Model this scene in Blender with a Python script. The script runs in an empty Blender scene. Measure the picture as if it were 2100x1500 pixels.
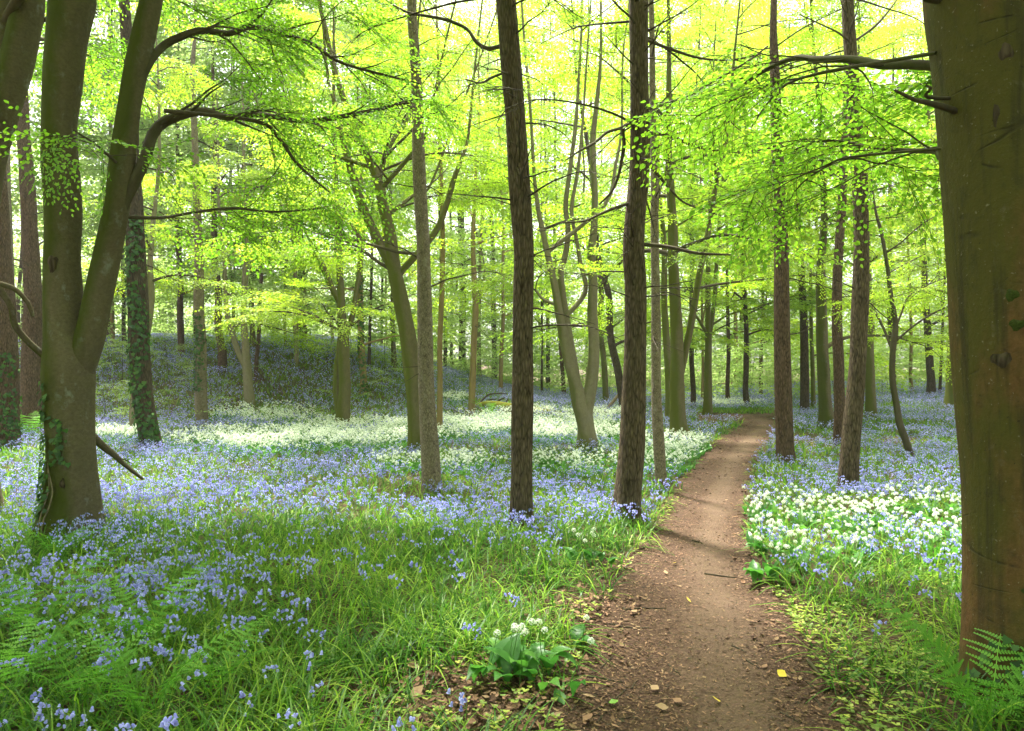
import bpy, math, random
import numpy as np

random.seed(7)
RNG = np.random.default_rng(11)
SC = bpy.context.scene
COL = SC.collection
PI = math.pi

HAZE = 0.0008
# ------------------------------------------------------------------ survey of the place
F, CX, HY, CH = 1400.0, 1050.0, 780.0, 1.6     # focal length in photo pixels, optical axis, eye height

def at(px, py, Y):
    return np.array([(px - CX) / F * Y, Y, CH - (py - HY) / F * Y])

def ss(a, b, x):
    t = np.clip((x - a) / (b - a), 0, 1)
    return t * t * (3 - 2 * t)

def gz(x, y):
    x = np.asarray(x, float); y = np.asarray(y, float)
    t = np.clip(y - 7.0, 0, None)
    z = 0.022 * t * t / (t + 4.0)
    z = z + 3.2 * ss(19.5, 38, y) * ss(3.0, -12, x)
    z = z + 0.5 * ss(20, 45, y) * ss(8, 24, x)
    z = z + 0.035 * np.sin(x * 1.3 + 0.6) * np.sin(y * 0.9 + 1.0) * ss(3, 9, y) + 0.02 * np.sin(x * 3.1 + y * 2.3)
    return z

def hit(px, py):
    Y = np.arange(1.6, 140, 0.02)
    z = CH - (py - HY) / F * Y
    g = gz((px - CX) / F * Y, Y)
    k = np.nonzero(z <= g)[0]
    y = Y[k[0]] if len(k) else 60.0
    x = (px - CX) / F * y
    return np.array([x, y, float(gz(x, y))])

def project(x, y, z):
    return CX + x / y * F, HY - (z - CH) / y * F

# ------------------------------------------------------------------ mesh helpers
class MB:
    def __init__(s):
        s.V = []; s.P = {3: [], 4: []}; s.M = {3: [], 4: []}; s.T = {3: [], 4: []}; s.n = 0
    def add(s, V, Q, m=0, tint=0.5):
        V = np.asarray(V, np.float32); Q = np.asarray(Q, np.int32)
        if len(Q) == 0: return
        k = Q.shape[1]
        s.V.append(V); s.P[k].append(Q + s.n); s.n += len(V)
        s.M[k].append(np.broadcast_to(np.asarray(m, np.int32), (len(Q),)))
        s.T[k].append(np.broadcast_to(np.asarray(tint, np.float32), (len(Q),)))
    def mesh(s, name, mats, smooth=False):
        me = bpy.data.meshes.new(name)
        V = np.concatenate(s.V)
        Ls, st, M, T = [], [], [], []
        off = 0
        for k in (3, 4):
            if s.P[k]:
                P = np.concatenate(s.P[k]); Ls.append(P.ravel())
                st.append(off + np.arange(len(P), dtype=np.int32) * k); off += P.size
                M.append(np.concatenate(s.M[k])); T.append(np.concatenate(s.T[k]))
        Ls = np.concatenate(Ls); st = np.concatenate(st); M = np.concatenate(M); T = np.concatenate(T)
        me.vertices.add(len(V)); me.vertices.foreach_set('co', V.ravel())
        me.loops.add(len(Ls)); me.loops.foreach_set('vertex_index', Ls.astype(np.int32))
        me.polygons.add(len(st)); me.polygons.foreach_set('loop_start', st.astype(np.int32))
        for m in (mats if isinstance(mats, (list, tuple)) else [mats]): me.materials.append(m)
        me.polygons.foreach_set('material_index', M.astype(np.int32))
        me.polygons.foreach_set('use_smooth', np.full(len(st), smooth, bool))
        a = me.attributes.new('tint', 'FLOAT', 'FACE'); a.data.foreach_set('value', T.astype(np.float32))
        me.update(calc_edges=True)
        return me

def obj(name, me, parent=None, loc=(0, 0, 0)):
    o = bpy.data.objects.new(name, me); COL.objects.link(o)
    o.parent = parent; o.location = loc
    return o

def tag(o, label=None, cat=None, group=None, kind=None):
    if label: o['label'] = label
    if cat: o['category'] = cat
    if group: o['group'] = group
    if kind: o['kind'] = kind
    return o

def thing(name, label, cat, loc, group=None):
    o = bpy.data.objects.new(name, None); COL.objects.link(o)
    o.location = tuple(float(v) for v in loc); o.empty_display_size = 0.2
    return tag(o, label, cat, group)

def spline(P, n):
    """Catmull-Rom through the rows of P (any width)."""
    P = np.asarray(P, float)
    if len(P) < 3:
        t = np.linspace(0, 1, n * (len(P) - 1) + 1)[:, None]
        return P[0] * (1 - t) + P[-1] * t
    Q = np.vstack([2 * P[0] - P[1], P, 2 * P[-1] - P[-2]])
    out = []
    for i in range(1, len(Q) - 2):
        p0, p1, p2, p3 = Q[i - 1:i + 3]
        t = np.linspace(0, 1, n, endpoint=False)[:, None]
        out.append(0.5 * (2 * p1 + (p2 - p0) * t + (2 * p0 - 5 * p1 + 4 * p2 - p3) * t ** 2 + (3 * p1 - p0 - 3 * p2 + p3) * t ** 3))
    out.append(P[-1:])
    return np.vstack(out)

def tube(mb, P, R, k=8, n=3, m=0, lump=0.0, flare=None, seed=0, tint=0.5, cap=True):
    """A tapering limb along the points P with radii R."""
    S = spline(np.column_stack([P, R]), n)
    P, R = S[:, :3], np.clip(S[:, 3], 0.001, None)
    T = np.gradient(P, axis=0); T /= np.linalg.norm(T, axis=1)[:, None] + 1e-9
    up = np.array([0, 1.0, 0]) if abs(T[0][1]) < 0.8 else np.array([1.0, 0, 0])
    N = np.zeros_like(P); u = up
    for i in range(len(P)):
        u = u - T[i] * np.dot(u, T[i]); u = u / (np.linalg.norm(u) + 1e-9); N[i] = u
    B = np.cross(T, N)
    th = np.linspace(0, 2 * PI, k, endpoint=False)
    r = np.repeat(R[:, None], k, 1)
    rg = np.random.default_rng(seed)
    if lump:
        s = np.cumsum(np.r_[0, np.linalg.norm(np.diff(P, axis=0), axis=1)])[:, None]
        f = 0
        for q in range(6):
            f = f + np.sin(rg.integers(1, 4) * th[None] + s * rg.uniform(0.6, 6) + rg.uniform(0, 6)) * rg.uniform(.3, 1)
        r = r * (1 + lump * f * 0.4)
    if flare:
        amp, h, lobes = flare
        z = np.clip(P[:, 2:3] - P[0, 2] - 0.12, 0, None)
        e = np.exp(-z / h)
        ph = rg.uniform(0, 6)
        r = r * (1 + amp * e * (0.75 + 0.45 * np.sin(lobes * th[None] + ph) + 0.3 * np.sin((lobes + 2) * th[None] + ph * 2)))
        r = r * (1 + 0.09 * np.exp(-z / (h * 4)) * np.sin(lobes * th[None] + ph))
    V = P[:, None] + r[:, :, None] * (np.cos(th)[None, :, None] * N[:, None] + np.sin(th)[None, :, None] * B[:, None])
    m_ = len(P)
    i = np.arange(m_ - 1)[:, None] * k; j = np.arange(k)[None]
    a = i + j; b = i + (j + 1) % k
    Q = np.stack([a, b, b + k, a + k], -1).reshape(-1, 4)
    V = V.reshape(-1, 3)
    mb.add(V, Q, m, tint)
    if cap:
        tip = P[-1] + T[-1] * R[-1] * 0.6
        c = np.arange(k) + (m_ - 1) * k
        mb.add(np.vstack([V[c], tip]), np.stack([np.arange(k), (np.arange(k) + 1) % k, np.full(k, k)], -1), m, tint)
    return P, R

def rot_z(a):
    a = np.asarray(a, float); c, s = np.cos(a), np.sin(a); o = np.zeros_like(a); l = o + 1
    return np.stack([np.stack([c, -s, o], -1), np.stack([s, c, o], -1), np.stack([o, o, l], -1)], -2)

def frames(d, roll=0.0, rg=RNG, up=None):
    """Rotation matrices whose x axis is d and whose z axis is about up."""
    d = d / (np.linalg.norm(d, axis=-1, keepdims=True) + 1e-9)
    if up is None: up = np.array([0, 0, 1.0])
    u = np.broadcast_to(up, d.shape) + rg.normal(0, roll, d.shape)
    y = np.cross(u, d); y /= np.linalg.norm(y, axis=-1, keepdims=True) + 1e-9
    z = np.cross(d, y)
    return np.stack([d, y, z], -1)

class Tpl:
    """A little mesh to be scattered: arrays of verts, faces, material and tint."""
    def __init__(s, mb):
        s.V = np.concatenate(mb.V); s.P = {}
        for k in (3, 4):
            if mb.P[k]: s.P[k] = (np.concatenate(mb.P[k]), np.concatenate(mb.M[k]), np.concatenate(mb.T[k]))

def scatter(mb, tpls, pos, rot, scale, tint=None, rg=RNG):
    n = len(pos)
    if n == 0: return
    pick = rg.integers(0, len(tpls), n)
    scale = np.broadcast_to(np.asarray(scale, float).reshape(-1, 1) if np.ndim(scale) < 2 else scale, (n, 3))
    if tint is None: tint = rg.normal(0, 0.12, n)
    for t, T in enumerate(tpls):
        k = np.nonzero(pick == t)[0]
        if not len(k): continue
        V = np.einsum('nij,nvj->nvi', rot[k], T.V[None] * scale[k][:, None, :]) + pos[k][:, None]
        nv = len(T.V); base = mb.n
        mb.V.append(V.reshape(-1, 3).astype(np.float32)); mb.n += nv * len(k)
        for q, (P, M, TT) in T.P.items():
            mb.P[q].append((P[None] + (np.arange(len(k)) * nv)[:, None, None] + base).reshape(-1, q).astype(np.int32))
            mb.M[q].append(np.tile(M, len(k)))
            mb.T[q].append((TT[None] + tint[k][:, None]).ravel().astype(np.float32))

# ------------------------------------------------------------------ materials
def mat(name):
    m = bpy.data.materials.new(name); m.use_nodes = True
    nt = m.node_tree; nt.nodes.clear()
    out = nt.nodes.new('ShaderNodeOutputMaterial')
    return m, nt, out

def N(nt, kind, **kw):
    n = nt.nodes.new(kind)
    for k, v in kw.items():
        if k in n.inputs: n.inputs[k].default_value = v
        else: setattr(n, k, v)
    return n

def ramp(nt, fac, stops):
    r = nt.nodes.new('ShaderNodeValToRGB'); e = r.color_ramp.elements
    while len(e) < len(stops): e.new(0.5)
    for el, (p, c) in zip(e, stops):
        el.position = p; el.color = (*c, 1) if len(c) == 3 else c
    nt.links.new(fac, r.inputs['Fac'])
    return r.outputs['Color']

def noise(nt, vec, scale, detail=6, rough=0.6, dist=0.0):
    n = N(nt, 'ShaderNodeTexNoise', Scale=scale, Detail=detail, Roughness=rough, Distortion=dist)
    if vec is not None: nt.links.new(vec, n.inputs['Vector'])
    return n.outputs['Fac']

def mapping(nt, s, coord='Object'):
    t = nt.nodes.new('ShaderNodeTexCoord'); m = nt.nodes.new('ShaderNodeMapping')
    m.inputs['Scale'].default_value = s
    nt.links.new(t.outputs[coord], m.inputs['Vector'])
    return m.outputs['Vector']

def mix(nt, fac, a, b):
    m = nt.nodes.new('ShaderNodeMix'); m.data_type = 'RGBA'
    for sock, v in ((m.inputs[0], fac), (m.inputs[6], a), (m.inputs[7], b)):
        if hasattr(v, 'links') or isinstance(v, bpy.types.NodeSocket): nt.links.new(v, sock)
        elif isinstance(v, (int, float)): sock.default_value = v
        else: sock.default_value = (*v, 1)
    return m.outputs[2]

def math_(nt, op, a, b=0.0, clamp=False):
    n = nt.nodes.new('ShaderNodeMath'); n.operation = op; n.use_clamp = clamp
    for s, v in zip(n.inputs, (a, b)):
        if isinstance(v, bpy.types.NodeSocket): nt.links.new(v, s)
        else: s.default_value = v
    return n.outputs[0]

def bark(name, dark, light, sx=14, stretch=4.0, bump=0.6, dist=0.02, green=None, gamt=0.4, patch=None, foot=None, cracks=0.5):
    """Fissured bark: ridges stretched along the trunk, with optional algae and pale lichen patches."""
    m, nt, out = mat(name)
    v = mapping(nt, (sx, sx, sx / stretch))
    a = noise(nt, v, 1.0, 8, 0.65, 0.4)
    vo = N(nt, 'ShaderNodeTexVoronoi', Scale=1.6); vo.feature = 'DISTANCE_TO_EDGE'; nt.links.new(v, vo.inputs['Vector'])
    crack = math_(nt, 'MULTIPLY', vo.outputs['Distance'], 2.2, True)
    h = math_(nt, 'ADD', math_(nt, 'MULTIPLY', crack, cracks), math_(nt, 'ADD', a, 0.4 - 0.8 * cracks))
    c = ramp(nt, h, [(0.35, dark), (0.62, tuple(0.5 * (x + y) for x, y in zip(dark, light))), (1.0, light)])
    big = noise(nt, mapping(nt, (1.5, 1.5, 0.7)), 1.0, 4)
    c = mix(nt, math_(nt, 'MULTIPLY', ramp(nt, big, [(0.35, (0, 0, 0)), (0.7, (1, 1, 1))]), 0.35), c, tuple(x * 0.55 for x in light))
    if patch:
        pn = noise(nt, mapping(nt, (7, 7, 5)), 1.0, 8, 0.7)
        c = mix(nt, ramp(nt, pn, [(0.57, (0, 0, 0)), (0.68, (1, 1, 1))]), c, patch)
    if green:
        gn = noise(nt, mapping(nt, (1.2, 1.2, 0.6)), 1.0, 8, 0.6)
        g = nt.nodes.new('ShaderNodeNewGeometry'); sp = nt.nodes.new('ShaderNodeSeparateXYZ')
        nt.links.new(g.outputs['Normal'], sp.inputs[0])
        side = math_(nt, 'MULTIPLY_ADD', sp.outputs['X'], -0.30)           # the damp side of every trunk
        side.node.inputs[2].default_value = 0.0
        gf = math_(nt, 'ADD', math_(nt, 'ADD', gn, side), gamt - 0.5)
        c = mix(nt, ramp(nt, gf, [(0.42, (0, 0, 0)), (0.62, (0.9,) * 3)]), c, green)
    if foot:
        sz = nt.nodes.new('ShaderNodeSeparateXYZ'); tc = nt.nodes.new('ShaderNodeTexCoord')
        nt.links.new(tc.outputs['Object'], sz.inputs[0])
        fz = math_(nt, 'ADD', math_(nt, 'MULTIPLY', sz.outputs['Z'], 1.6), noise(nt, mapping(nt, (6, 6, 4)), 1.0, 5))
        c = mix(nt, ramp(nt, fz, [(0.55, (1, 1, 1)), (1.0, (0, 0, 0))]), c, foot)
    p = N(nt, 'ShaderNodeBsdfPrincipled', Roughness=0.9)
    p.inputs['Specular IOR Level'].default_value = 0.10
    nt.links.new(c, p.inputs['Base Color'])
    b = N(nt, 'ShaderNodeBump', Strength=bump, Distance=dist)
    nt.links.new(h, b.inputs['Height']); nt.links.new(b.outputs[0], p.inputs['Normal'])
    nt.links.new(p.outputs[0], out.inputs['Surface'])
    return m

def leafy(name, stops, trans, gloss=0.04, rough=0.45, vary=0.0):
    """Thin leaf: diffuse reflection, light let through, a little sheen. tint picks along the ramp."""
    m, nt, out = mat(name)
    a = N(nt, 'ShaderNodeAttribute'); a.attribute_name = 'tint'
    f = a.outputs['Fac']
    if vary:
        oi = nt.nodes.new('ShaderNodeObjectInfo')
        f = math_(nt, 'ADD', f, math_(nt, 'MULTIPLY', math_(nt, 'SUBTRACT', oi.outputs['Random'], 0.5), vary))
    c = ramp(nt, f, stops)
    t = mix(nt, 1.0, c, trans); t.node.blend_type = 'MULTIPLY'
    d = N(nt, 'ShaderNodeBsdfDiffuse'); nt.links.new(c, d.inputs['Color'])
    tr = N(nt, 'ShaderNodeBsdfTranslucent'); nt.links.new(t, tr.inputs['Color'])
    s = nt.nodes.new('ShaderNodeAddShader'); nt.links.new(d.outputs[0], s.inputs[0]); nt.links.new(tr.outputs[0], s.inputs[1])
    last = s.outputs[0]
    if gloss:
        g = N(nt, 'ShaderNodeBsdfGlossy', Roughness=rough); g.inputs['Color'].default_value = (1, 1, 1, 1)
        mx = N(nt, 'ShaderNodeMixShader'); mx.inputs[0].default_value = gloss
        nt.links.new(last, mx.inputs[1]); nt.links.new(g.outputs[0], mx.inputs[2]); last = mx.outputs[0]
    nt.links.new(last, out.inputs['Surface'])
    return m

def plain(name, c1, c2, scale=30, rough=0.8, bump=0.0):
    m, nt, out = mat(name)
    n = noise(nt, mapping(nt, (scale,) * 3), 1.0, 5)
    a = N(nt, 'ShaderNodeAttribute'); a.attribute_name = 'tint'
    f = math_(nt, 'ADD', n, math_(nt, 'SUBTRACT', a.outputs['Fac'], 0.5))
    c = ramp(nt, f, [(0.25, c1), (0.75, c2)])
    p = N(nt, 'ShaderNodeBsdfPrincipled', Roughness=rough); p.inputs['Specular IOR Level'].default_value = 0.2
    nt.links.new(c, p.inputs['Base Color'])
    if bump:
        b = N(nt, 'ShaderNodeBump', Strength=bump, Distance=0.01); nt.links.new(n, b.inputs['Height']); nt.links.new(b.outputs[0], p.inputs['Normal'])
    nt.links.new(p.outputs[0], out.inputs['Surface'])
    return m

M = {}
M['conifer'] = bark('fissured_brown_bark', (0.022, 0.016, 0.010), (0.19, 0.142, 0.094), 26, 5.0, 1.0, 0.03, cracks=0.56)
M['red'] = bark('reddish_bark', (0.026, 0.017, 0.011), (0.19, 0.126, 0.082), 26, 4.5, 1.0, 0.03, cracks=0.56)
M['spruce'] = bark('flaky_grey_bark', (0.06, 0.045, 0.03), (0.30, 0.25, 0.18), 26, 1.8, 0.7, 0.02, patch=(0.27, 0.24, 0.19))
M['dark'] = bark('dark_bark', (0.014, 0.011, 0.007), (0.11, 0.083, 0.056), 18, 4, 0.7, 0.03)
M['beech'] = bark('smooth_beech_bark', (0.026, 0.021, 0.013), (0.145, 0.118, 0.075), 26, 0.8, 0.6, 0.014, green=(0.048, 0.062, 0.006), gamt=0.58, patch=(0.19, 0.185, 0.165), cracks=0.05)
M['mossy'] = bark('mossy_beech_bark', (0.06, 0.050, 0.028), (0.16, 0.135, 0.075), 18, 1.5, 0.45, 0.012, green=(0.085, 0.100, 0.014), gamt=0.56, cracks=0.0)
M['pale'] = bark('pale_beech_bark', (0.09, 0.075, 0.05), (0.24, 0.205, 0.14), 18, 1.3, 0.35, 0.01, green=(0.11, 0.12, 0.035), gamt=0.38, foot=(0.10, 0.115, 0.016), cracks=0.0)
M['tan'] = bark('tan_smooth_bark', (0.14, 0.095, 0.045), (0.27, 0.19, 0.095), 10, 2, 0.3, 0.01, green=(0.15, 0.14, 0.03), gamt=0.4, cracks=0.0)
M['twig'] = bark('twig_bark', (0.03, 0.024, 0.016), (0.085, 0.07, 0.045), 30, 3, 0.3, 0.005)
M['limb'] = bark('limb_bark', (0.028, 0.023, 0.015), (0.10, 0.083, 0.055), 18, 2, 0.4, 0.01, green=(0.045, 0.052, 0.012), gamt=0.3, cracks=0.0)
M['deadwood'] = bark('dead_pale_wood', (0.16, 0.12, 0.075), (0.38, 0.30, 0.20), 16, 5, 0.4, 0.01)
M['mosslog'] = bark('moss_covered_wood', (0.10, 0.085, 0.045), (0.22, 0.19, 0.10), 12, 3, 0.5, 0.02, green=(0.17, 0.17, 0.02), gamt=0.62, cracks=0.0)
M['moss'] = plain('moss_pad', (0.02, 0.030, 0.006), (0.06, 0.085, 0.015), 90, 1.0, 0.9)
M['stem_vine'] = plain('ivy_stem', (0.13, 0.10, 0.06), (0.26, 0.21, 0.14), 40)

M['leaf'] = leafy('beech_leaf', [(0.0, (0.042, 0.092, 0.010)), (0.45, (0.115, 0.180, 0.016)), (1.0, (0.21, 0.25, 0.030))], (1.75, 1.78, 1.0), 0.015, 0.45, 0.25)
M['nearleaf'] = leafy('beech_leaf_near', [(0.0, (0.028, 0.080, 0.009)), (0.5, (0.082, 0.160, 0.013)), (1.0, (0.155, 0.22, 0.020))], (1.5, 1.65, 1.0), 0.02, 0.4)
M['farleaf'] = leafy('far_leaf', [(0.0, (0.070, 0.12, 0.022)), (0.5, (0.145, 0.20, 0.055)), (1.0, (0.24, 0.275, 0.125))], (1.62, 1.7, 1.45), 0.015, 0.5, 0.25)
M['ivy'] = leafy('ivy_leaf', [(0.0, (0.012, 0.035, 0.010)), (0.6, (0.03, 0.085, 0.015)), (1.0, (0.07, 0.15, 0.02))], (0.4, 0.5, 0.3), 0.02, 0.35)
M['grass'] = leafy('grass_blade', [(0.0, (0.014, 0.050, 0.007)), (0.5, (0.052, 0.125, 0.013)), (1.0, (0.17, 0.245, 0.028))], (0.9, 1.05, 0.7), 0.015, 0.4)
M['bell'] = leafy('bluebell_petal', [(0.0, (0.11, 0.11, 0.31)), (0.5, (0.225, 0.23, 0.49)), (1.0, (0.40, 0.405, 0.66))], (0.72, 0.70, 0.76), 0.01)
M['bellstem'] = leafy('bluebell_stem', [(0.0, (0.05, 0.13, 0.02)), (1.0, (0.16, 0.25, 0.04))], (0.5, 0.5, 0.5), 0.03)
M['garlic'] = leafy('garlic_leaf', [(0.0, (0.020, 0.070, 0.014)), (0.6, (0.045, 0.125, 0.025)), (1.0, (0.085, 0.185, 0.034))], (0.8, 1.0, 0.6), 0.02, 0.35)
M['umbel'] = leafy('garlic_flower', [(0.0, (0.62, 0.68, 0.55)), (1.0, (0.80, 0.82, 0.76))], (0.22, 0.22, 0.2), 0.0)
M['fern'] = leafy('fern_frond', [(0.0, (0.028, 0.085, 0.012)), (0.6, (0.075, 0.18, 0.024)), (1.0, (0.13, 0.25, 0.036))], (0.8, 0.95, 0.6), 0.01)
M['herb'] = leafy('small_herb_leaf', [(0.0, (0.07, 0.13, 0.02)), (0.6, (0.17, 0.23, 0.03)), (1.0, (0.30, 0.32, 0.05))], (0.6, 0.65, 0.5), 0.03)
M['litter'] = plain('dead_leaf', (0.055, 0.030, 0.017), (0.25, 0.145, 0.085), 14, 0.8)
M['paleleaf'] = plain('pale_dead_leaf', (0.13, 0.080, 0.042), (0.33, 0.22, 0.125), 14, 0.8)
M['yellowleaf'] = plain('yellow_leaf', (0.50, 0.36, 0.03), (0.62, 0.48, 0.06), 14, 0.7)
M['greenleaf'] = leafy('fallen_green_leaf', [(0.0, (0.10, 0.22, 0.03)), (1.0, (0.16, 0.30, 0.05))], (0.4, 0.4, 0.3), 0.04)

def soil_mat(name, path):
    m, nt, out = mat(name)
    v = mapping(nt, (1, 1, 1))
    f = noise(nt, v, 60, 8, 0.75)
    g = noise(nt, v, 2.2, 6, 0.6)
    d = (0.040, 0.024, 0.015); l = (0.17, 0.105, 0.068)
    c = ramp(nt, f, [(0.30, d), (0.55, (0.085, 0.050, 0.032)), (0.75, l)])
    vo = N(nt, 'ShaderNodeTexVoronoi', Scale=85.0); nt.links.new(v, vo.inputs['Vector'])
    chip = ramp(nt, vo.outputs['Color'], [(0.55, (0, 0, 0)), (0.9, (1, 1, 1))])
    c = mix(nt, math_(nt, 'MULTIPLY', chip, 0.45), c, (0.24, 0.15, 0.095))
    if path:
        a = N(nt, 'ShaderNodeAttribute'); a.attribute_name = 'tint'          # how worn the middle of the path is
        w = math_(nt, 'ADD', math_(nt, 'MULTIPLY', a.outputs['Fac'], 1.0), math_(nt, 'MULTIPLY', math_(nt, 'SUBTRACT', g, 0.5), 1.4))
        fine = noise(nt, v, 140, 6, 0.8)
        worn = ramp(nt, fine, [(0.3, (0.088, 0.058, 0.038)), (0.7, (0.215, 0.147, 0.097))])
        c = mix(nt, math_(nt, 'MULTIPLY', ramp(nt, w, [(0.30, (0, 0, 0)), (1.05, (1, 1, 1))]), 0.62), c, worn)
    else:
        c = mix(nt, ramp(nt, g, [(0.45, (0, 0, 0)), (0.65, (0.55,) * 3)]), c, (0.055, 0.06, 0.018))
    p = N(nt, 'ShaderNodeBsdfPrincipled', Roughness=0.95); p.inputs['Specular IOR Level'].default_value = 0.15
    nt.links.new(c, p.inputs['Base Color'])
    b = N(nt, 'ShaderNodeBump', Strength=0.9, Distance=0.02); nt.links.new(math_(nt, 'ADD', f, math_(nt, 'MULTIPLY', g, 1.5)), b.inputs['Height'])
    nt.links.new(b.outputs[0], p.inputs['Normal']); nt.links.new(p.outputs[0], out.inputs['Surface'])
    return m
M['soil'] = soil_mat('woodland_soil', False)
M['path'] = soil_mat('trodden_soil', True)

# ------------------------------------------------------------------ ground and path
def big_beech_mat():
    m, nt, out = mat('great_beech_bark')
    v = mapping(nt, (1, 1, 1))
    a = noise(nt, mapping(nt, (34, 34, 16)), 1.0, 8, 0.7)
    base = ramp(nt, a, [(0.3, (0.050, 0.042, 0.017)), (0.52, (0.088, 0.075, 0.030)), (0.75, (0.145, 0.125, 0.056))])
    sp = nt.nodes.new('ShaderNodeSeparateXYZ'); tc = nt.nodes.new('ShaderNodeTexCoord'); nt.links.new(tc.outputs['Object'], sp.inputs[0])
    streak = noise(nt, mapping(nt, (5, 5, 0.35)), 1.0, 5, 0.6)
    # rust-red towards the right, beyond a dark vertical streak
    xr = math_(nt, 'ADD', sp.outputs['X'], math_(nt, 'MULTIPLY', math_(nt, 'SUBTRACT', streak, 0.5), 0.16))
    xr = math_(nt, 'ADD', xr, math_(nt, 'MULTIPLY_ADD', sp.outputs['Z'], 0.085))
    xr = math_(nt, 'ADD', xr, -0.055)
    red = ramp(nt, a, [(0.3, (0.085, 0.033, 0.012)), (0.75, (0.20, 0.095, 0.04))])
    def band(*stops): return ramp(nt, math_(nt, 'ADD', xr, 0.5), [(p + 0.5, (c_,) * 3) for p, c_ in stops])
    c = mix(nt, band((-0.02, 0), (0.06, 0.9)), base, red)
    c = mix(nt, band((-0.16, 0), (-0.07, 0.72), (-0.02, 0.72), (0.05, 0)), c, (0.022, 0.022, 0.013))
    gn = noise(nt, mapping(nt, (1.6, 1.6, 0.7)), 1.0, 7, 0.6)
    gf = math_(nt, 'SUBTRACT', gn, math_(nt, 'MULTIPLY', sp.outputs['X'], 0.35))
    c = mix(nt, ramp(nt, gf, [(0.45, (0, 0, 0)), (0.62, (0.85,) * 3)]), c, (0.062, 0.064, 0.010))
    mott = noise(nt, mapping(nt, (7, 7, 5)), 1.0, 9, 0.75, 0.6)
    c = mix(nt, ramp(nt, mott, [(0.54, (0, 0, 0)), (0.70, (0.6,) * 3)]), c, (0.030, 0.028, 0.012))
    c = mix(nt, ramp(nt, mott, [(0.30, (0.6,) * 3), (0.42, (0, 0, 0))]), c, (0.15, 0.135, 0.085))
    run = noise(nt, mapping(nt, (16, 16, 0.8)), 1.0, 5, 0.6)
    c = mix(nt, ramp(nt, run, [(0.52, (0, 0, 0)), (0.68, (0.6,) * 3)]), c, (0.024, 0.021, 0.012))
    spots = noise(nt, mapping(nt, (45, 45, 45)), 1.0, 3, 0.6)
    c = mix(nt, ramp(nt, spots, [(0.66, (0, 0, 0)), (0.72, (0.6,) * 3)]), c, (0.24, 0.215, 0.15))
    c = mix(nt, ramp(nt, spots, [(0.26, (0.7,) * 3), (0.33, (0, 0, 0))]), c, (0.018, 0.016, 0.009))
    # growth wrinkles running round the trunk
    wn = noise(nt, mapping(nt, (1.1, 1.1, 4.2)), 1.0, 1.5, 0.4, 0.0)
    wr = ramp(nt, wn, [(0.490, (0, 0, 0)), (0.499, (1, 1, 1)), (0.510, (0, 0, 0))])
    wr = math_(nt, 'MULTIPLY', wr, ramp(nt, noise(nt, mapping(nt, (5, 5, 5)), 1.0, 4), [(0.50, (0, 0, 0)), (0.6, (1, 1, 1))]))
    c = mix(nt, math_(nt, 'MULTIPLY', wr, 0.75), c, (0.022, 0.019, 0.010))
    p = N(nt, 'ShaderNodeBsdfPrincipled', Roughness=0.85); p.inputs['Specular IOR Level'].default_value = 0.25
    nt.links.new(c, p.inputs['Base Color'])
    h = math_(nt, 'SUBTRACT', math_(nt, 'ADD', math_(nt, 'ADD', a, spots), math_(nt, 'MULTIPLY', mott, 2.0)), math_(nt, 'MULTIPLY', wr, 1.2))
    b = N(nt, 'ShaderNodeBump', Strength=0.6, Distance=0.008); nt.links.new(h, b.inputs['Height']); nt.links.new(b.outputs[0], p.inputs['Normal'])
    nt.links.new(p.outputs[0], out.inputs['Surface'])
    return m
M['great'] = big_beech_mat()

def build_ground():
    xs = np.r_[np.linspace(-260, -40, 20), np.linspace(-39, -14, 40), np.linspace(-13.6, 13.6, 150), np.linspace(14, 39, 40), np.linspace(40, 260, 20)]
    ys = np.r_[np.linspace(-30, 1, 20), np.linspace(1.3, 16, 110), np.linspace(16.3, 50, 90), np.linspace(52, 320, 30)]
    X, Y = np.meshgrid(xs, ys)
    Z = gz(X, Y) - 0.005
    nx, ny = len(xs), len(ys)
    i = np.arange(ny - 1)[:, None] * nx + np.arange(nx - 1)[None]
    Q = np.stack([i, i + 1, i + 1 + nx, i + nx], -1).reshape(-1, 4)
    mb = MB(); mb.add(np.stack([X, Y, Z], -1).reshape(-1, 3), Q)
    tag(obj('ground', mb.mesh('ground', M['soil'], True)), 'brown woodland soil under the flowers', 'ground', kind='structure')
build_ground()

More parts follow.
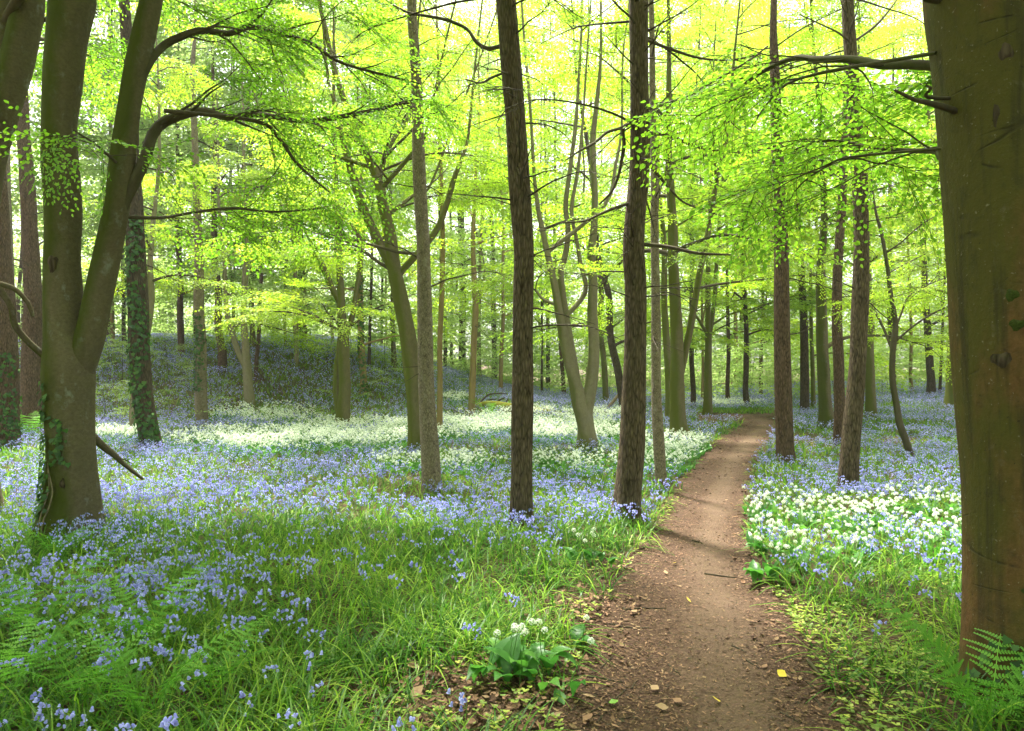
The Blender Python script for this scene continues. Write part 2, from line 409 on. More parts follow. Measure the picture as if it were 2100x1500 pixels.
PATH_L = [(1010, 1900), (1095, 1640), (1140, 1500), (1172, 1400), (1205, 1300), (1262, 1215), (1298, 1150), (1345, 1100), (1375, 1050), (1402, 1000), (1432, 950), (1462, 920), (1488, 898), (1512, 880), (1524, 868), (1506, 861), (1465, 857), (1425, 855)]
PATH_R = [(2050, 1900), (1835, 1640), (1735, 1500), (1690, 1400), (1640, 1300), (1585, 1210), (1548, 1150), (1527, 1100), (1526, 1050), (1531, 1000), (1543, 950), (1562, 920), (1578, 898), (1590, 880), (1592, 866), (1574, 856), (1510, 850), (1440, 850)]
def build_path():
    Lw = np.array([hit(*p)[:2] for p in PATH_L]); Rw = np.array([hit(*p)[:2] for p in PATH_R])
    L = spline(Lw, 14); R = spline(Rw, 14)
    na = 24
    rg = np.random.default_rng(5)
    s = np.linspace(0, 1, na)
    e1 = np.cumsum(rg.normal(0, 0.02, len(L))); e1 -= np.linspace(e1[0], e1[-1], len(L)); e2 = rg.normal(0, 0.02, len(L))
    G = L[:, None] * (1 - s)[None, :, None] + R[:, None] * s[None, :, None]
    d = (R - L); d /= np.linalg.norm(d, axis=1)[:, None]
    G[:, 0] += d * (e1 * 0.4 + e2)[:, None]; G[:, -1] += d * (rg.normal(0, 0.02, len(L)))[:, None]
    Z = gz(G[..., 0], G[..., 1]) + 0.009 - 0.03 * np.sin(s * PI)[None] ** 2 * 0
    V = np.concatenate([G, Z[..., None]], -1)
    n = len(L)
    i = np.arange(n - 1)[:, None] * na + np.arange(na - 1)[None]
    Q = np.stack([i, i + 1, i + 1 + na, i + na], -1).reshape(-1, 4)
    mid = (s[:-1] + s[1:]) / 2
    prog = np.linspace(0, 1, n - 1)[:, None]
    c0 = 0.62 + 0 * prog
    wear = np.exp(-((mid[None] - c0) / 0.24) ** 2)
    mb = MB(); mb.add(V.reshape(-1, 3), Q, 0, wear.ravel())
    tag(obj('path', mb.mesh('path', M['path'], True)), 'trodden brown earth path winding into the wood', 'path', kind='structure')
build_path()

PL = np.array(sorted([(v, u) for u, v in PATH_L[:15]])); PR = np.array(sorted([(v, u) for u, v in PATH_R[:15]]))
def path_edges(v):
    return np.interp(v, PL[:, 0], PL[:, 1]), np.interp(v, PR[:, 0], PR[:, 1])
def on_path(u, v, grow=0.0):
    l, r = path_edges(v)
    w = (r - l)
    a = (u > l - grow * w) & (u < r + grow * w) & (v > 866)
    b = (v > 849 - 2 * grow * 10) & (v <= 868) & (u > 1430) & (u < 1594) & (v < 872)
    return a | b

def ell(u, v, cx, cy, rx, ry):
    return np.clip(1.25 - ((u - cx) / rx) ** 2 - ((v - cy) / ry) ** 2, 0, 1)

def wob(x, y, f=1.0, ph=0.0):
    """Smooth pseudo-noise on the ground, about -1..1."""
    return (np.sin(x * 1.7 * f + 1.3 * np.sin(y * 1.1 * f + ph) + ph) + np.sin(y * 2.1 * f + 1.7 * np.sin(x * 0.9 * f + 2 * ph)) + 0.7 * np.sin((x + y) * 3.3 * f + ph * 3)) / 2.7

GARLIC = [(590, 918, 265, 26), (545, 862, 115, 17), (760, 885, 150, 13), (985, 884, 140, 24), (900, 968, 140, 18), (1180, 968, 130, 22), (1385, 945, 80, 42), (1330, 975, 70, 22),
          (1150, 892, 130, 26), (1240, 862, 90, 10), (1080, 855, 60, 12), (930, 826, 40, 8), (840, 905, 130, 14), (230, 905, 80, 10), (1240, 905, 60, 12), (1480, 838, 90, 6)]
def d_garlic(u, v, x, y):
    d = np.zeros_like(u)
    for e in GARLIC: d = np.maximum(d, ell(u, v, *e))
    # the big bank right of the path
    big = ss(1515, 1545, u) * ss(1036, 1062, v - 0.00 * u) * ss(1235, 1075, v - 40 * ss(1620, 1500, u) + 25 * ss(1750, 1950, u))
    d = np.maximum(d, 1.1 * big)
    return np.clip(d * (1.0 + 0.65 * wob(x, y, 1.6, 2.0)), 0, 1)
LITTER = [(960, 1455, 260, 90), (1050, 1420, 150, 70), (1235, 1165, 60, 26), (700, 1430, 60, 28), (1260, 893, 60, 14), (1650, 908, 55, 8), (1190, 1250, 60, 60), (560, 1235, 25, 10), (1010, 1205, 30, 10), (1850, 905, 60, 6)]
def d_bare(u, v, x, y):
    d = np.zeros_like(u)
    for e in LITTER: d = np.maximum(d, ell(u, v, *e))
    l, r = path_edges(v)
    edge = np.minimum(np.abs(u - l), np.abs(u - r))
    d = np.maximum(d, np.clip(1 - edge / (14 + (v - 860) * 0.09), 0, 1) * (v > 880) * 0.9)
    # weedy verge on the right of the path, near the camera
    d = np.maximum(d, 0.62 * ss(1180, 1290, v) * ss(1560, 1600, u) * ss(2010, 1900, u))
    return np.clip(d + 0.25 * wob(x, y, 2.2, 1.0) * (d > 0.05), 0, 1)
def d_bell(u, v, x, y):
    near = ss(1060, 1190, v)
    base = 0.92 * (1 - near) + near * (0.55 * ss(-0.6, 0.6, wob(x, y, 1.5, 0.4)) * (0.45 + 0.55 * ss(1000, 500, u)) + 0.32 * ss(700, 200, u) + 0.14)
    base = base * (0.70 + 0.55 * wob(x, y, 0.9, 0.3))
    # green gaps
    for e in ((820, 1040, 120, 22), (1000, 935, 110, 12), (1290, 925, 40, 10), (740, 1110, 150, 40), (1290, 1010, 120, 20), (1850, 885, 130, 10), (1480, 1000, 60, 40), (1650, 960, 90, 14)):
        base = base * (1 - 0.75 * ell(u, v, *e))
    base = np.where((u > 1500) & (v > 1060), 0.05 + 0.5 * ss(1060, 1110, v) * ss(1290, 1150, v) * (0.6 + .6 * wob(x, y, 2.0, 1.5)), base)
    base = np.where((u > 1150) & (u < 1500) & (v > 1110), 0.05 * base, base)
    base = np.where((u > 640) & (u < 1200) & (v > 1230), base * 0.25, base)
    # blue bands
    for e in ((600, 985, 420, 34), (300, 950, 300, 40), (300, 1050, 330, 60), (760, 950, 200, 12), (960, 925, 80, 9), (1180, 930, 110, 14), (1900, 975, 160, 50), (1720, 1000, 120, 30), (930, 1030, 90, 12), (560, 890, 0.1, 0.1), (400, 880, 110, 12), (1100, 850, 90, 10), (700, 900, 60, 8)):
        base = np.maximum(base, 0.95 * ell(u, v, *e))
    base = base * (1 - 0.10 * ss(855, 820, v) * ss(1000, 850, u)) * (0.82 + 0.3 * wob(x, y, 2.7, 4.0))
    return np.clip(base, 0, 1)

def sample(n, y0, y1, rg, half=0.80, pad=1.0):
    y = np.sqrt(rg.uniform(y0 * y0, y1 * y1, n)); x = rg.uniform(-1, 1, n) * (half * y + pad)
    z = gz(x, y)
    u, v = project(x, y, z)
    return x, y, z, u, v

# ------------------------------------------------------------------ grass, bluebells, garlic
def blades(mb, P, L, W, lean, rg, seg=3, droop=0.5, tint=None, m=0):
    """Arching strap leaves."""
    n = len(P)
    az = rg.uniform(0, 2 * PI, n)
    d = np.stack([np.cos(az), np.sin(az), 0 * az], -1); s = np.stack([-np.sin(az), np.cos(az), 0 * az], -1)
    t = np.linspace(0, 1, seg + 1)
    hz = (lean[:, None] * t + (0.35 + 0.3 * lean[:, None]) * t ** 2) * L[:, None]
    vt = (t * (1.05 - 0.3 * lean[:, None]) - droop * (0.4 + lean[:, None]) * t ** 2.4) * L[:, None]
    w = W[:, None] * (1 - t ** 2.2 * 0.92) * (0.6 + 0.6 * np.minimum(t * 3, 1)) * 0.5
    C = P[:, None] + d[:, None] * hz[..., None] + np.array([0, 0, 1.0]) * vt[..., None]
    V = np.stack([C - s[:, None] * w[..., None], C + s[:, None] * w[..., None]], 2)       # n, seg+1, 2, 3
    k = np.arange(seg)[:, None] * 2 + np.array([0, 1, 3, 2])[None]
    Q = (np.arange(n)[:, None, None] * (2 * (seg + 1)) + k[None]).reshape(-1, 4)
    if tint is None: tint = rg.normal(0.5, 0.22, n)
    mb.add(V.reshape(-1, 3), Q, m, np.repeat(tint, seg))

def build_grass():
    rg = np.random.default_rng(21)
    mb = MB()
    for y0, y1, per, L, W, seg in ((2.2, 4.6, 1300, 0.34, 0.0085, 5), (4.6, 8.0, 800, 0.33, 0.010, 4), (8.0, 14, 340, 0.30, 0.014, 3), (14, 24, 150, 0.30, 0.023, 2), (24, 46, 150, 0.40, 0.046, 1)):
        area = 0.80 * (y1 ** 2 - y0 ** 2) + 2 * (y1 - y0)
        x, y, z, u, v = sample(int(area * per), y0, y1, rg)
        den = 1 - 0.93 * d_bare(u, v, x, y)
        den = np.where(on_path(u, v), 0, den) * (0.72 + 0.4 * wob(x, y, 2.5, 5.0)) * (1 - 0.8 * d_garlic(u, v, x, y)) * (1 - 0.3 * d_bell(u, v, x, y) * (v < 1080))
        k = rg.uniform(0, 1, len(x)) < den
        P = np.stack([x, y, z - 0.01], -1)[k]; n = len(P)
        bare = d_bare(u, v, x, y)[k]
        Ls = L * rg.uniform(0.55, 1.15, n) * (1 - 0.5 * bare)
        tint = rg.normal(0.5, 0.28, n) + 0.18 * ss(20, 28, P[:, 1]) + 0.22 * wob(P[:, 0], P[:, 1], 0.8, 3.0) + 0.10 * wob(P[:, 0], P[:, 1], 3.0, 1.0)  # far grass tinted lighter, standing in for more light on the bank
        blades(mb, P, Ls, W * rg.uniform(0.6, 1.3, n), np.abs(rg.normal(0.55, 0.4, n)).clip(0.05, 1.5), rg, seg, 0.5, tint)
    tag(obj('grass', mb.mesh('grass', M['grass'])), 'arching green grass and bluebell leaves over the wood floor', 'grass', kind='stuff')
build_grass()

def bell_tpl(rg, lod):
    """One bluebell: nodding stem with bells hung to one side."""
    st, fl = MB(), MB()
    H = 0.30
    S = np.array([[0, 0, 0], [0.005, 0, 0.12], [0.012, 0, 0.21], [0.035, 0, 0.275], [0.07, 0, 0.295], [0.095, 0, 0.28]])
    tube(st, S, [0.0022, 0.002, 0.0018, 0.0015, 0.0012, 0.0009], 3 if lod else 5, 1 if lod else 2, 1, tint=0.6, cap=False)
    nb = {0: 9, 1: 7, 2: 5, 3: 3}[lod]
    C = spline(S, 8)
    for b in range(nb):
        t = 0.42 + 0.58 * (b + 0.5) / nb
        p = C[int(t * (len(C) - 1))] + np.array([rg.uniform(-0.01, 0.025), rg.normal(0, 0.017), -0.006])
        ax = np.array([rg.uniform(-0.2, 0.9), rg.normal(0, 0.55), -1.0]); ax /= np.linalg.norm(ax)
        L = 0.019 * rg.uniform(0.8, 1.15); r = 0.0062
        f = frames(ax[None], 0.3, rg, np.array([0.3, 1, 0.2]))[0]
        tn = rg.uniform(0.2, 0.9)
        if lod <= 1:
            k = 6
            th = np.arange(k) / k * 2 * PI
            rr = np.array([0.35, 0.9, 1.0, 1.55]) * r; ll = np.array([0, 0.25, 0.75, 1.0]) * L
            if lod == 1: rr, ll, k = np.array([0.6, 1.2]) * r * 1.15, np.array([0, 1.0]) * L, 4; th = np.arange(k) / k * 2 * PI
            V = np.stack([np.repeat(ll[:, None], k, 1), rr[:, None] * np.cos(th), rr[:, None] * np.sin(th)], -1)
            if lod == 0: V[-1, :, 0] -= 0.1 * L
            V = V.reshape(-1, 3) @ f.T + p
            m_ = len(rr)
            i = np.arange(m_ - 1)[:, None] * k; j = np.arange(k)[None]
            Q = np.stack([i + j, i + (j + 1) % k, i + (j + 1) % k + k, i + j + k], -1).reshape(-1, 4)
            fl.add(V, Q, 0, tn)
        else:
            w = r * (1.5 if lod == 2 else 2.4)
            for q in range(2 if lod == 2 else 1):
                a = q * PI / 2 + rg.uniform(0, 3)
                s = f[:, 1] * math.cos(a) + f[:, 2] * math.sin(a)
                l2 = L * (1 if lod == 2 else 1.3)
                fl.add(np.array([p - s * w * .6, p + s * w * .6, p + f[:, 0] * l2 + s * w, p + f[:, 0] * l2 - s * w]), [[0, 1, 2, 3]], 0, tn)
    return st, fl

BELLS = {}
rgb = np.random.default_rng(31)
for lod in range(4):
    BELLS[lod] = [bell_tpl(rgb, lod) for _ in range(8)]
def joined(pair):
    mb = MB()
    for src in pair:
        for k in (3, 4):
            if src.P[k]: pass
        V = np.concatenate(src.V)
        first = True
        for k in (3, 4):
            if src.P[k]:
                mb.add(V, np.concatenate(src.P[k]), np.concatenate(src.M[k]), np.concatenate(src.T[k]))
    return Tpl(mb)

def build_bells():
    rg = np.random.default_rng(41)
    mb = MB()
    single = []
    for y0, y1, per, lod, sc in ((2.2, 3.6, 95, 0, 1.0), (3.6, 5.2, 120, 0, 0.95), (5.2, 9.5, 150, 1, 0.82), (9.5, 17, 112, 2, 0.85), (17, 27, 78, 3, 1.05), (27, 46, 80, 3, 1.3)):
        area = 0.80 * (y1 ** 2 - y0 ** 2) + 2 * (y1 - y0)
        x, y, z, u, v = sample(int(area * per), y0, y1, rg)
        den = d_bell(u, v, x, y) * (1 - d_bare(u, v, x, y)) * (1 - np.where(v > 1090, 0.3, 0.85) * d_garlic(u, v, x, y))
        den = np.where(on_path(u, v, 0.04), 0, den)
        k = rg.uniform(0, 1, len(x)) < den
        P = np.stack([x, y, z], -1)[k]; uu, vv = u[k], v[k]; n = len(P)
        S = sc * rg.uniform(0.75, 1.15, n); R = rot_z(rg.uniform(0, 2 * PI, n))
        R = R @ frames(np.stack([np.ones(n), 0 * S, 0 * S], -1), 0.14, rg)
        if lod == 0:
            o = np.argsort(P[:, 1] + 100 * ((uu < -20) | (uu > 2120) | (vv > 1620)))
            take = o[:280 - len(single)] if len(single) < 280 else o[:0]
            for i in take:
                if (uu[i] > -60) and (uu[i] < 2160): single.append((P[i], S[i], rg.uniform(0, 2 * PI), uu[i]))
            left = np.setdiff1d(np.arange(n), take)
            P, S, R = P[left], S[left], R[left]
            n = len(P)
        scatter(mb, [joined(b) for b in BELLS[lod]], P, R, S, rg.normal(0, 0.18, n), rg)
    tag(obj('bluebells', mb.mesh('bluebells', [M['bell'], M['bellstem']])), 'carpet of violet blue bluebells spread over the wood floor', 'bluebells', kind='stuff')
    sm = [(b[0].mesh('bluebell_stem', [M['bell'], M['bellstem']]), b[1].mesh('bluebell_bells', [M['bell']])) for b in BELLS[0]]
    for p, s, a, uu in single:
        left = uu < 1400
        t = thing('bluebell', 'violet bluebell nodding on a thin stem at the near edge by the ferns' if left else 'violet bluebell nodding by the foot of the great beech, right of the path', 'bluebell', p,
                  'bluebells at the near edge of the carpet' if left else 'bluebells on the verge beside the great beech')
        t.rotation_euler = (random.gauss(0, .14), random.gauss(0, .14), a); t.scale = (s, s, s)
        a_, b_ = random.choice(sm)
        obj('stem', a_, t); obj('blossom', b_, t)
build_bells()

def ribbon(mb, C, W, side, m=0, tint=0.5, fold=0.0, up=None):
    """A leaf blade along the points C, two strips either side of a folded midrib."""
    C = np.asarray(C, float); W = np.asarray(W, float)
    u = np.array([0, 0, 1.0]) if up is None else up
    L = C - side[None] * W[:, None] + u * (W * fold)[:, None]; R = C + side[None] * W[:, None] + u * (W * fold)[:, None]
    V = np.stack([L, C, R], 1).reshape(-1, 3)
    i = np.arange(len(C) - 1)[:, None] * 3
    Q = np.concatenate([i + np.array([[0, 1, 4, 3]]), i + np.array([[1, 2, 5, 4]])])
    mb.add(V, Q, m, tint)

def garlic_leaf(mb, base, az, L, W, rg, seg=6, m=0):
    d = np.array([math.cos(az), math.sin(az), 0]); s = np.array([-math.sin(az), math.cos(az), 0])
    t = np.linspace(0, 1, seg + 1); e = rg.uniform(0.25, 0.9); dr = rg.uniform(0.15, 0.75)
    h = L * (0.25 * t + e * 0.75 * t ** 2); v = L * (1.0 * t - dr * t ** 2.3)
    C = np.array(base) + d * h[:, None] + np.array([0, 0, 1.0]) * v[:, None]
    w = W * np.where(t < 0.3, 0.12 + 0.5 * (t / 0.3) ** 2 * 1.2, np.sin(np.clip((t - 0.3) / 0.7, 0, 1) * PI * 0.5 + PI / 2) * 0.28 + 0.72 * np.sin((0.25 + 0.75 * np.clip((t - 0.3) / 0.7, 0, 1)) * PI))
    ribbon(mb, C, np.clip(w, 0.0015, None), s, m, rg.uniform(0.25, 0.9), 0.35)

def umbel(mb, c, r, rg, lod, m=1):
    n = {0: 17, 1: 9, 2: 4, 3: 3}[lod]
    i = np.arange(n) + 0.5
    ph = np.arccos(1 - 1.5 * i / n); th = PI * (1 + 5 ** 0.5) * i
    D = np.stack([np.cos(th) * np.sin(ph), np.sin(th) * np.sin(ph), np.cos(ph)], -1)
    for d in D:
        f = frames(d[None], 0.2, rg, np.array([0.2, 0.9, 0.3]))[0]
        p = c + d * r * rg.uniform(0.8, 1.1)
        if lod == 0:
            for q in range(6):
                a = q * PI / 3
                s = f[:, 1] * math.cos(a) + f[:, 2] * math.sin(a); s2 = f[:, 1] * math.cos(a + .5) + f[:, 2] * math.sin(a + .5); s1 = f[:, 1] * math.cos(a - .5) + f[:, 2] * math.sin(a - .5)
                l = r * 0.42
                mb.add(np.array([p, p + s1 * l * .55 + d * l * .2, p + s * l + d * l * .35, p + s2 * l * .55 + d * l * .2]), [[0, 1, 2, 3]], m, rg.uniform(0.3, 1))
        else:
            l = r * (0.40 if lod == 1 else 0.66)
            mb.add(np.array([p - f[:, 1] * l, p - f[:, 2] * l, p + f[:, 1] * l, p + f[:, 2] * l]), [[0, 1, 2, 3]], m, rg.uniform(0.2, 1))

def garlic_tpl(rg, lod):
    lf, fl = MB(), MB()
    nl, ns = {0: (3, 2), 1: (3, 3), 2: (2, 3), 3: (1, 3)}[lod]
    for i in range(nl):
        garlic_leaf(lf, (rg.normal(0, .02), rg.normal(0, .02), 0), rg.uniform(0, 6.3), rg.uniform(0.16, 0.24), rg.uniform(0.022, 0.034), rg, {0: 6, 1: 4, 2: 3, 3: 2}[lod])
    for i in range(ns):
        b = np.array([rg.normal(0, .03), rg.normal(0, .03), 0]); tp = b + np.array([rg.normal(0, .04), rg.normal(0, .04), rg.uniform(0.22, 0.32)])
        if lod < 3: tube(lf, np.array([b, (b + tp) / 2 + rg.normal(0, .006, 3), tp]), [0.002, 0.0018, 0.0014], 3, 1, 0, tint=0.8, cap=False)
        umbel(fl, tp, (0.017, 0.018, 0.019, 0.020)[lod], rg, lod, 0)
    return lf, fl
rgg = np.random.default_rng(51)
GARL = {l: [garlic_tpl(rgg, l) for _ in range(7)] for l in range(4)}

def build_garlic():
    rg = np.random.default_rng(61)
    mb = MB()
    single = []
    def merged(pair):
        t = MB()
        for k_, src in enumerate(pair):
            V = np.concatenate(src.V)
            for k in (3, 4):
                if src.P[k]: t.add(V, np.concatenate(src.P[k]), k_, np.concatenate(src.T[k]))
        return Tpl(t)
    for y0, y1, per, lod, sc in ((3.0, 5.2, 46, 0, 0.95), (5.2, 8.5, 60, 0, 0.95), (8.5, 14, 66, 1, 1.0), (14, 22, 105, 2, 1.0), (22, 36, 70, 3, 1.15)):
        area = 0.80 * (y1 ** 2 - y0 ** 2) + 2 * (y1 - y0)
        x, y, z, u, v = sample(int(area * per), y0, y1, rg)
        den = d_garlic(u, v, x, y)
        den = np.where(on_path(u, v, 0.02), 0, den)
        k = rg.uniform(0, 1, len(x)) < den
        P = np.stack([x, y, z], -1)[k]; uu = u[k]; n = len(P)
        S = sc * rg.uniform(0.6, 1.2, n); R = rot_z(rg.uniform(0, 2 * PI, n))
        if lod == 0:
            o = np.argsort(P[:, 1] + 100 * (uu > 2000))
            take = o[:200 - len(single)] if len(single) < 200 else o[:0]
            for i in take: single.append((P[i], S[i], rg.uniform(0, 2 * PI)))
            left = np.setdiff1d(np.arange(n), take); P, S, R = P[left], S[left], R[left]; n = len(P)
        scatter(mb, [merged(b) for b in GARL[lod]], P, R, S, rg.normal(0, 0.12, n), rg)
    tag(obj('wild_garlic_drifts', mb.mesh('wild_garlic_drifts', [M['garlic'], M['umbel']])), 'white drifts of flowering wild garlic among the bluebells', 'wild garlic', kind='stuff')
    sm = [(a.mesh('garlic_leaves', M['garlic']), b.mesh('garlic_umbels', M['umbel'])) for a, b in GARL[0]]
    for p, s, a in single:
        t = thing('wild_garlic', 'white flowered wild garlic plant in the bank right of the path', 'wild garlic', p, 'wild garlic in the bank right of the path')
        t.rotation_euler = (0, 0, a); t.scale = (s, s, s)
        a_, b_ = random.choice(sm)
        obj('leaves', a_, t); obj('blossoms', b_, t)
build_garlic()

def garlic_clump(px, py, nl, ns, spread, label, seed, L=0.26):
    rg = np.random.default_rng(seed)
    p = hit(px, py)
    t = thing('wild_garlic_clump', label, 'wild garlic', p)
    lf = MB()
    for i in range(nl):
        garlic_leaf(lf, (rg.normal(0, spread), rg.normal(0, spread * .6), 0), rg.uniform(0, 6.3), L * rg.uniform(0.75, 1.2), rg.uniform(0.034, 0.056), rg, 8)
    obj('leaves', lf.mesh('clump_leaves', M['garlic'], True), t)
    for i in range(ns):
        b = np.array([rg.normal(0, spread), rg.normal(0, spread * .7), 0]); tp = b + np.array([rg.normal(0, .05), rg.normal(0, .05), L * rg.uniform(0.95, 1.35)])
        s = MB(); tube(s, np.array([b, (b + tp) / 2 + rg.normal(0, .008, 3), tp]), [0.0028, 0.0024, 0.0018], 5, 3, tint=0.8)
        so = obj('stalk', s.mesh('stalk', M['garlic'], True), t)
        f = MB(); umbel(f, tp, 0.017, rg, 0, 0); obj('blossom', f.mesh('blossom', M['umbel']), so)
garlic_clump(1072, 1402, 30, 10, 0.12, 'broad leaved wild garlic clump with white flowers, alone over leaf litter by the path', 3, 0.23)
garlic_clump(1190, 1335, 3, 1, 0.02, 'lone small garlic shoot with one white flower at the path edge', 4, 0.2)
garlic_clump(1215, 1165, 9, 6, 0.09, 'low wild garlic clump with dark leaves by the brown leaf patch', 8, 0.24)
garlic_clump(1580, 1195, 10, 5, 0.08, 'wild garlic clump at the near corner of the white bank, next to the path', 9, 0.24)

# ------------------------------------------------------------------ ferns
def frond(mb, base, az, L, rise, rg, droop=0.6):
    d = np.array([math.cos(az), math.sin(az), 0]); s = np.array([-math.sin(az), math.cos(az), 0])
    t = np.linspace(0, 1, 19)
    h = L * t * (0.40 + 0.50 * t); v = L * (rise * t - droop * t ** 2)
    C = np.array(base) + d * h[:, None] + np.array([0, 0, 1.0]) * v[:, None]
    tube(mb, C[::3], np.linspace(0.004, 0.001, len(C[::3])), 4, 1, 0, tint=0.9)
    T = np.gradient(C, axis=0); T /= np.linalg.norm(T, axis=1)[:, None]
    tn = rg.uniform(0.35, 0.8)
    for i in range(3, 19):
        tt = t[i]
        pl = L * 0.32 * math.sin(min(1, (tt - 0.08) * 2.2) * PI / 2) * (1 - tt) ** 0.75 * rg.uniform(.82, 1.12) + 0.008
        for sg in (-1, 1):
            ax = s * sg * 0.92 + T[i] * rg.uniform(.2, .6); ax[2] -= rg.uniform(-.05, .3); ax /= np.linalg.norm(ax)
            nn = max(4, int(pl / 0.012))
            q = np.linspace(0.04, 1, nn); w = 0.0175 * L * (1 - q * 0.75) + 0.001
            pc = C[i] + ax * (pl * q)[:, None] + np.array([0, 0, -0.12 * pl]) * (q ** 2)[:, None]
            cr = T[i] - ax * np.dot(T[i], ax); cr /= np.linalg.norm(cr) + 1e-9
            step = pl / nn
            for g in (-1, 1):
                A = pc - ax * step * .46; Bv = pc + ax * step * .46
                Cc = pc + cr * g * w[:, None] + ax * step * .55; Dd = pc + cr * g * w[:, None] - ax * step * .05
                V = np.stack([A, Bv, Cc, Dd], 1).reshape(-1, 3)
                mb.add(V, np.arange(nn * 4).reshape(-1, 4), 0, tn + rg.normal(0, 0.06))
def fern(px, py, n, L, label, seed, azs=None):
    rg = np.random.default_rng(seed)
    p = hit(px, py)
    t = thing('fern', label, 'fern', p)
    for i in range(n):
        mb = MB()
        az = azs[i] if azs else i * 2 * PI / n + rg.normal(0, 0.4)
        frond(mb, (0.02 * math.cos(az), 0.02 * math.sin(az), 0), az, 1.22 * L * rg.uniform(0.8, 1.15), rg.uniform(1.15, 1.45), rg)
        obj('frond', mb.mesh('frond', M['fern']), t)
fern(70, 1330, 6, 0.52, 'large green fern spreading among bluebells below the forked beech', 1)
fern(300, 1340, 6, 0.46, 'bright fern in the middle of the near bluebells, right of the largest fern', 2)
fern(-10, 1480, 6, 0.5, 'dark fern cut by the lower left corner of the picture', 3)
fern(300, 1490, 6, 0.42, 'fern low at the bottom edge among nodding bluebells', 4)
fern(170, 1470, 5, 0.40, 'small fern between the corner fern and the bottom edge fern', 14)
fern(435, 1440, 4, 0.34, 'small yellow green fern with few fronds next to grassy gap', 5)
fern(120, 1160, 5, 0.40, 'fern half hidden in bluebells just below the forked beech trunk', 6)
fern(2030, 1520, 7, 0.5, 'bright feathery fern at the foot of the great beech', 7)
fern(1005, 862, 5, 0.75, 'green fern growing at the mossy fallen branch', 9)
fern(62, 905, 6, 0.9, 'pale fern at the base of the conifer behind the forked beech', 10)

# ------------------------------------------------------------------ foliage templates
def leaf_quads(c, ax, nrm, L, W, full):
    s = np.cross(nrm, ax)
    if full:   # two halves folded on the midrib
        V = np.array([c, c + ax * L * .35 - s * W * .5 + nrm * W * .12, c + ax * L * .72 - s * W * .36 + nrm * W * .05, c + ax * L, c + ax * L * .72 + s * W * .36 + nrm * W * .05, c + ax * L * .35 + s * W * .5 + nrm * W * .12])
        return V, [[0, 1, 2, 3], [0, 3, 4, 5]]
    return np.array([c, c + ax * L * .48 - s * W * .5, c + ax * L, c + ax * L * .48 + s * W * .5]), [[0, 1, 2, 3]]

def spray_tpl(rg, leaf, full, nside=7, step=0.06, twig=True, tilt=0.38):
    """A flat fan of beech twigs, one metre long, along +x."""
    mb = MB()
    def run(p0, d, L, twig=twig):
        n = max(2, int(L / step))
        q = np.linspace(0, 1, n)
        C = p0 + d * (q * L)[:, None]; C[:, 2] -= 0.10 * L * q ** 2; C += rg.normal(0, 0.006, C.shape)
        if twig:
            tube(mb, C[::max(1, n // 3)], np.linspace(0.004, 0.0015, len(C[::max(1, n // 3)])), 3, 1, 1, cap=False)
        for i in range(1, n):
            sg = 1 if i % 2 else -1
            ang = sg * rg.uniform(0.6, 1.1)
            ax = np.array([d[0] * math.cos(ang) - d[1] * math.sin(ang), d[0] * math.sin(ang) + d[1] * math.cos(ang), rg.normal(-0.18, 0.22)])
            if i == n - 1: ax = d + np.array([0, 0, -0.2])
            ax /= np.linalg.norm(ax)
            nr = np.array([rg.normal(0, tilt), rg.normal(0, tilt), 1.0]); nr -= ax * np.dot(nr, ax); nr /= np.linalg.norm(nr)
            l = leaf * rg.uniform(0.75, 1.15)
            V, Q = leaf_quads(C[i], ax, nr, l, l * 0.64, full)
            mb.add(V, Q, 0, 0.5 + rg.normal(0, 0.13))
        return C
    C = run(np.zeros(3), np.array([1.0, 0, 0]), 1.0)
    for i in range(nside):
        t = 0.12 + 0.75 * i / nside
        sg = 1 if i % 2 else -1
        a = sg * rg.uniform(0.6, 0.95)
        run(C[int(t * (len(C) - 1))], np.array([math.cos(a), math.sin(a), rg.normal(0, .08)]), (0.62 * (1 - t) + 0.14) * rg.uniform(.8, 1.2), twig == 2)
    return Tpl(mb)
rgs = np.random.default_rng(71)
SPR_NEAR = [spray_tpl(rgs, 0.070, True, 8, 0.055, 2) for _ in range(6)]
SPR_MID = [spray_tpl(rgs, 0.082, False, 9, 0.06) for _ in range(8)]
SPR_FAR = [spray_tpl(rgs, 0.125, False, 7, 0.09, False, 0.75) for _ in range(8)]

class Crown:
    def __init__(s): s.p, s.d, s.s = [], [], []
    def put(s, p, d, sc): s.p.append(p); s.d.append(d); s.s.append(sc)
    def mesh(s, tpl, rg, leafmat, droop=0.12, org=np.zeros(3)):
        mb = MB()
        d = np.array(s.d); d[:, 2] -= droop
        n = len(s.p)
        scatter(mb, tpl, np.array(s.p) - org, frames(d, 0.22, rg), np.array(s.s), rg.normal(0, 0.10, n), rg)
        return mb.mesh('crown_leaves', [leafmat, M['twig']])

def grow(rg, p, d, L, n=7, lift=0.0, wander=0.22):
    """Points of a wandering branch."""
    d = d / np.linalg.norm(d); P = [np.array(p, float)]
    for i in range(n):
        d = d + rg.normal(0, wander, 3) * 0.5; d[2] += lift; d /= np.linalg.norm(d)
        P.append(P[-1] + d * L / n)
    return np.array(P)

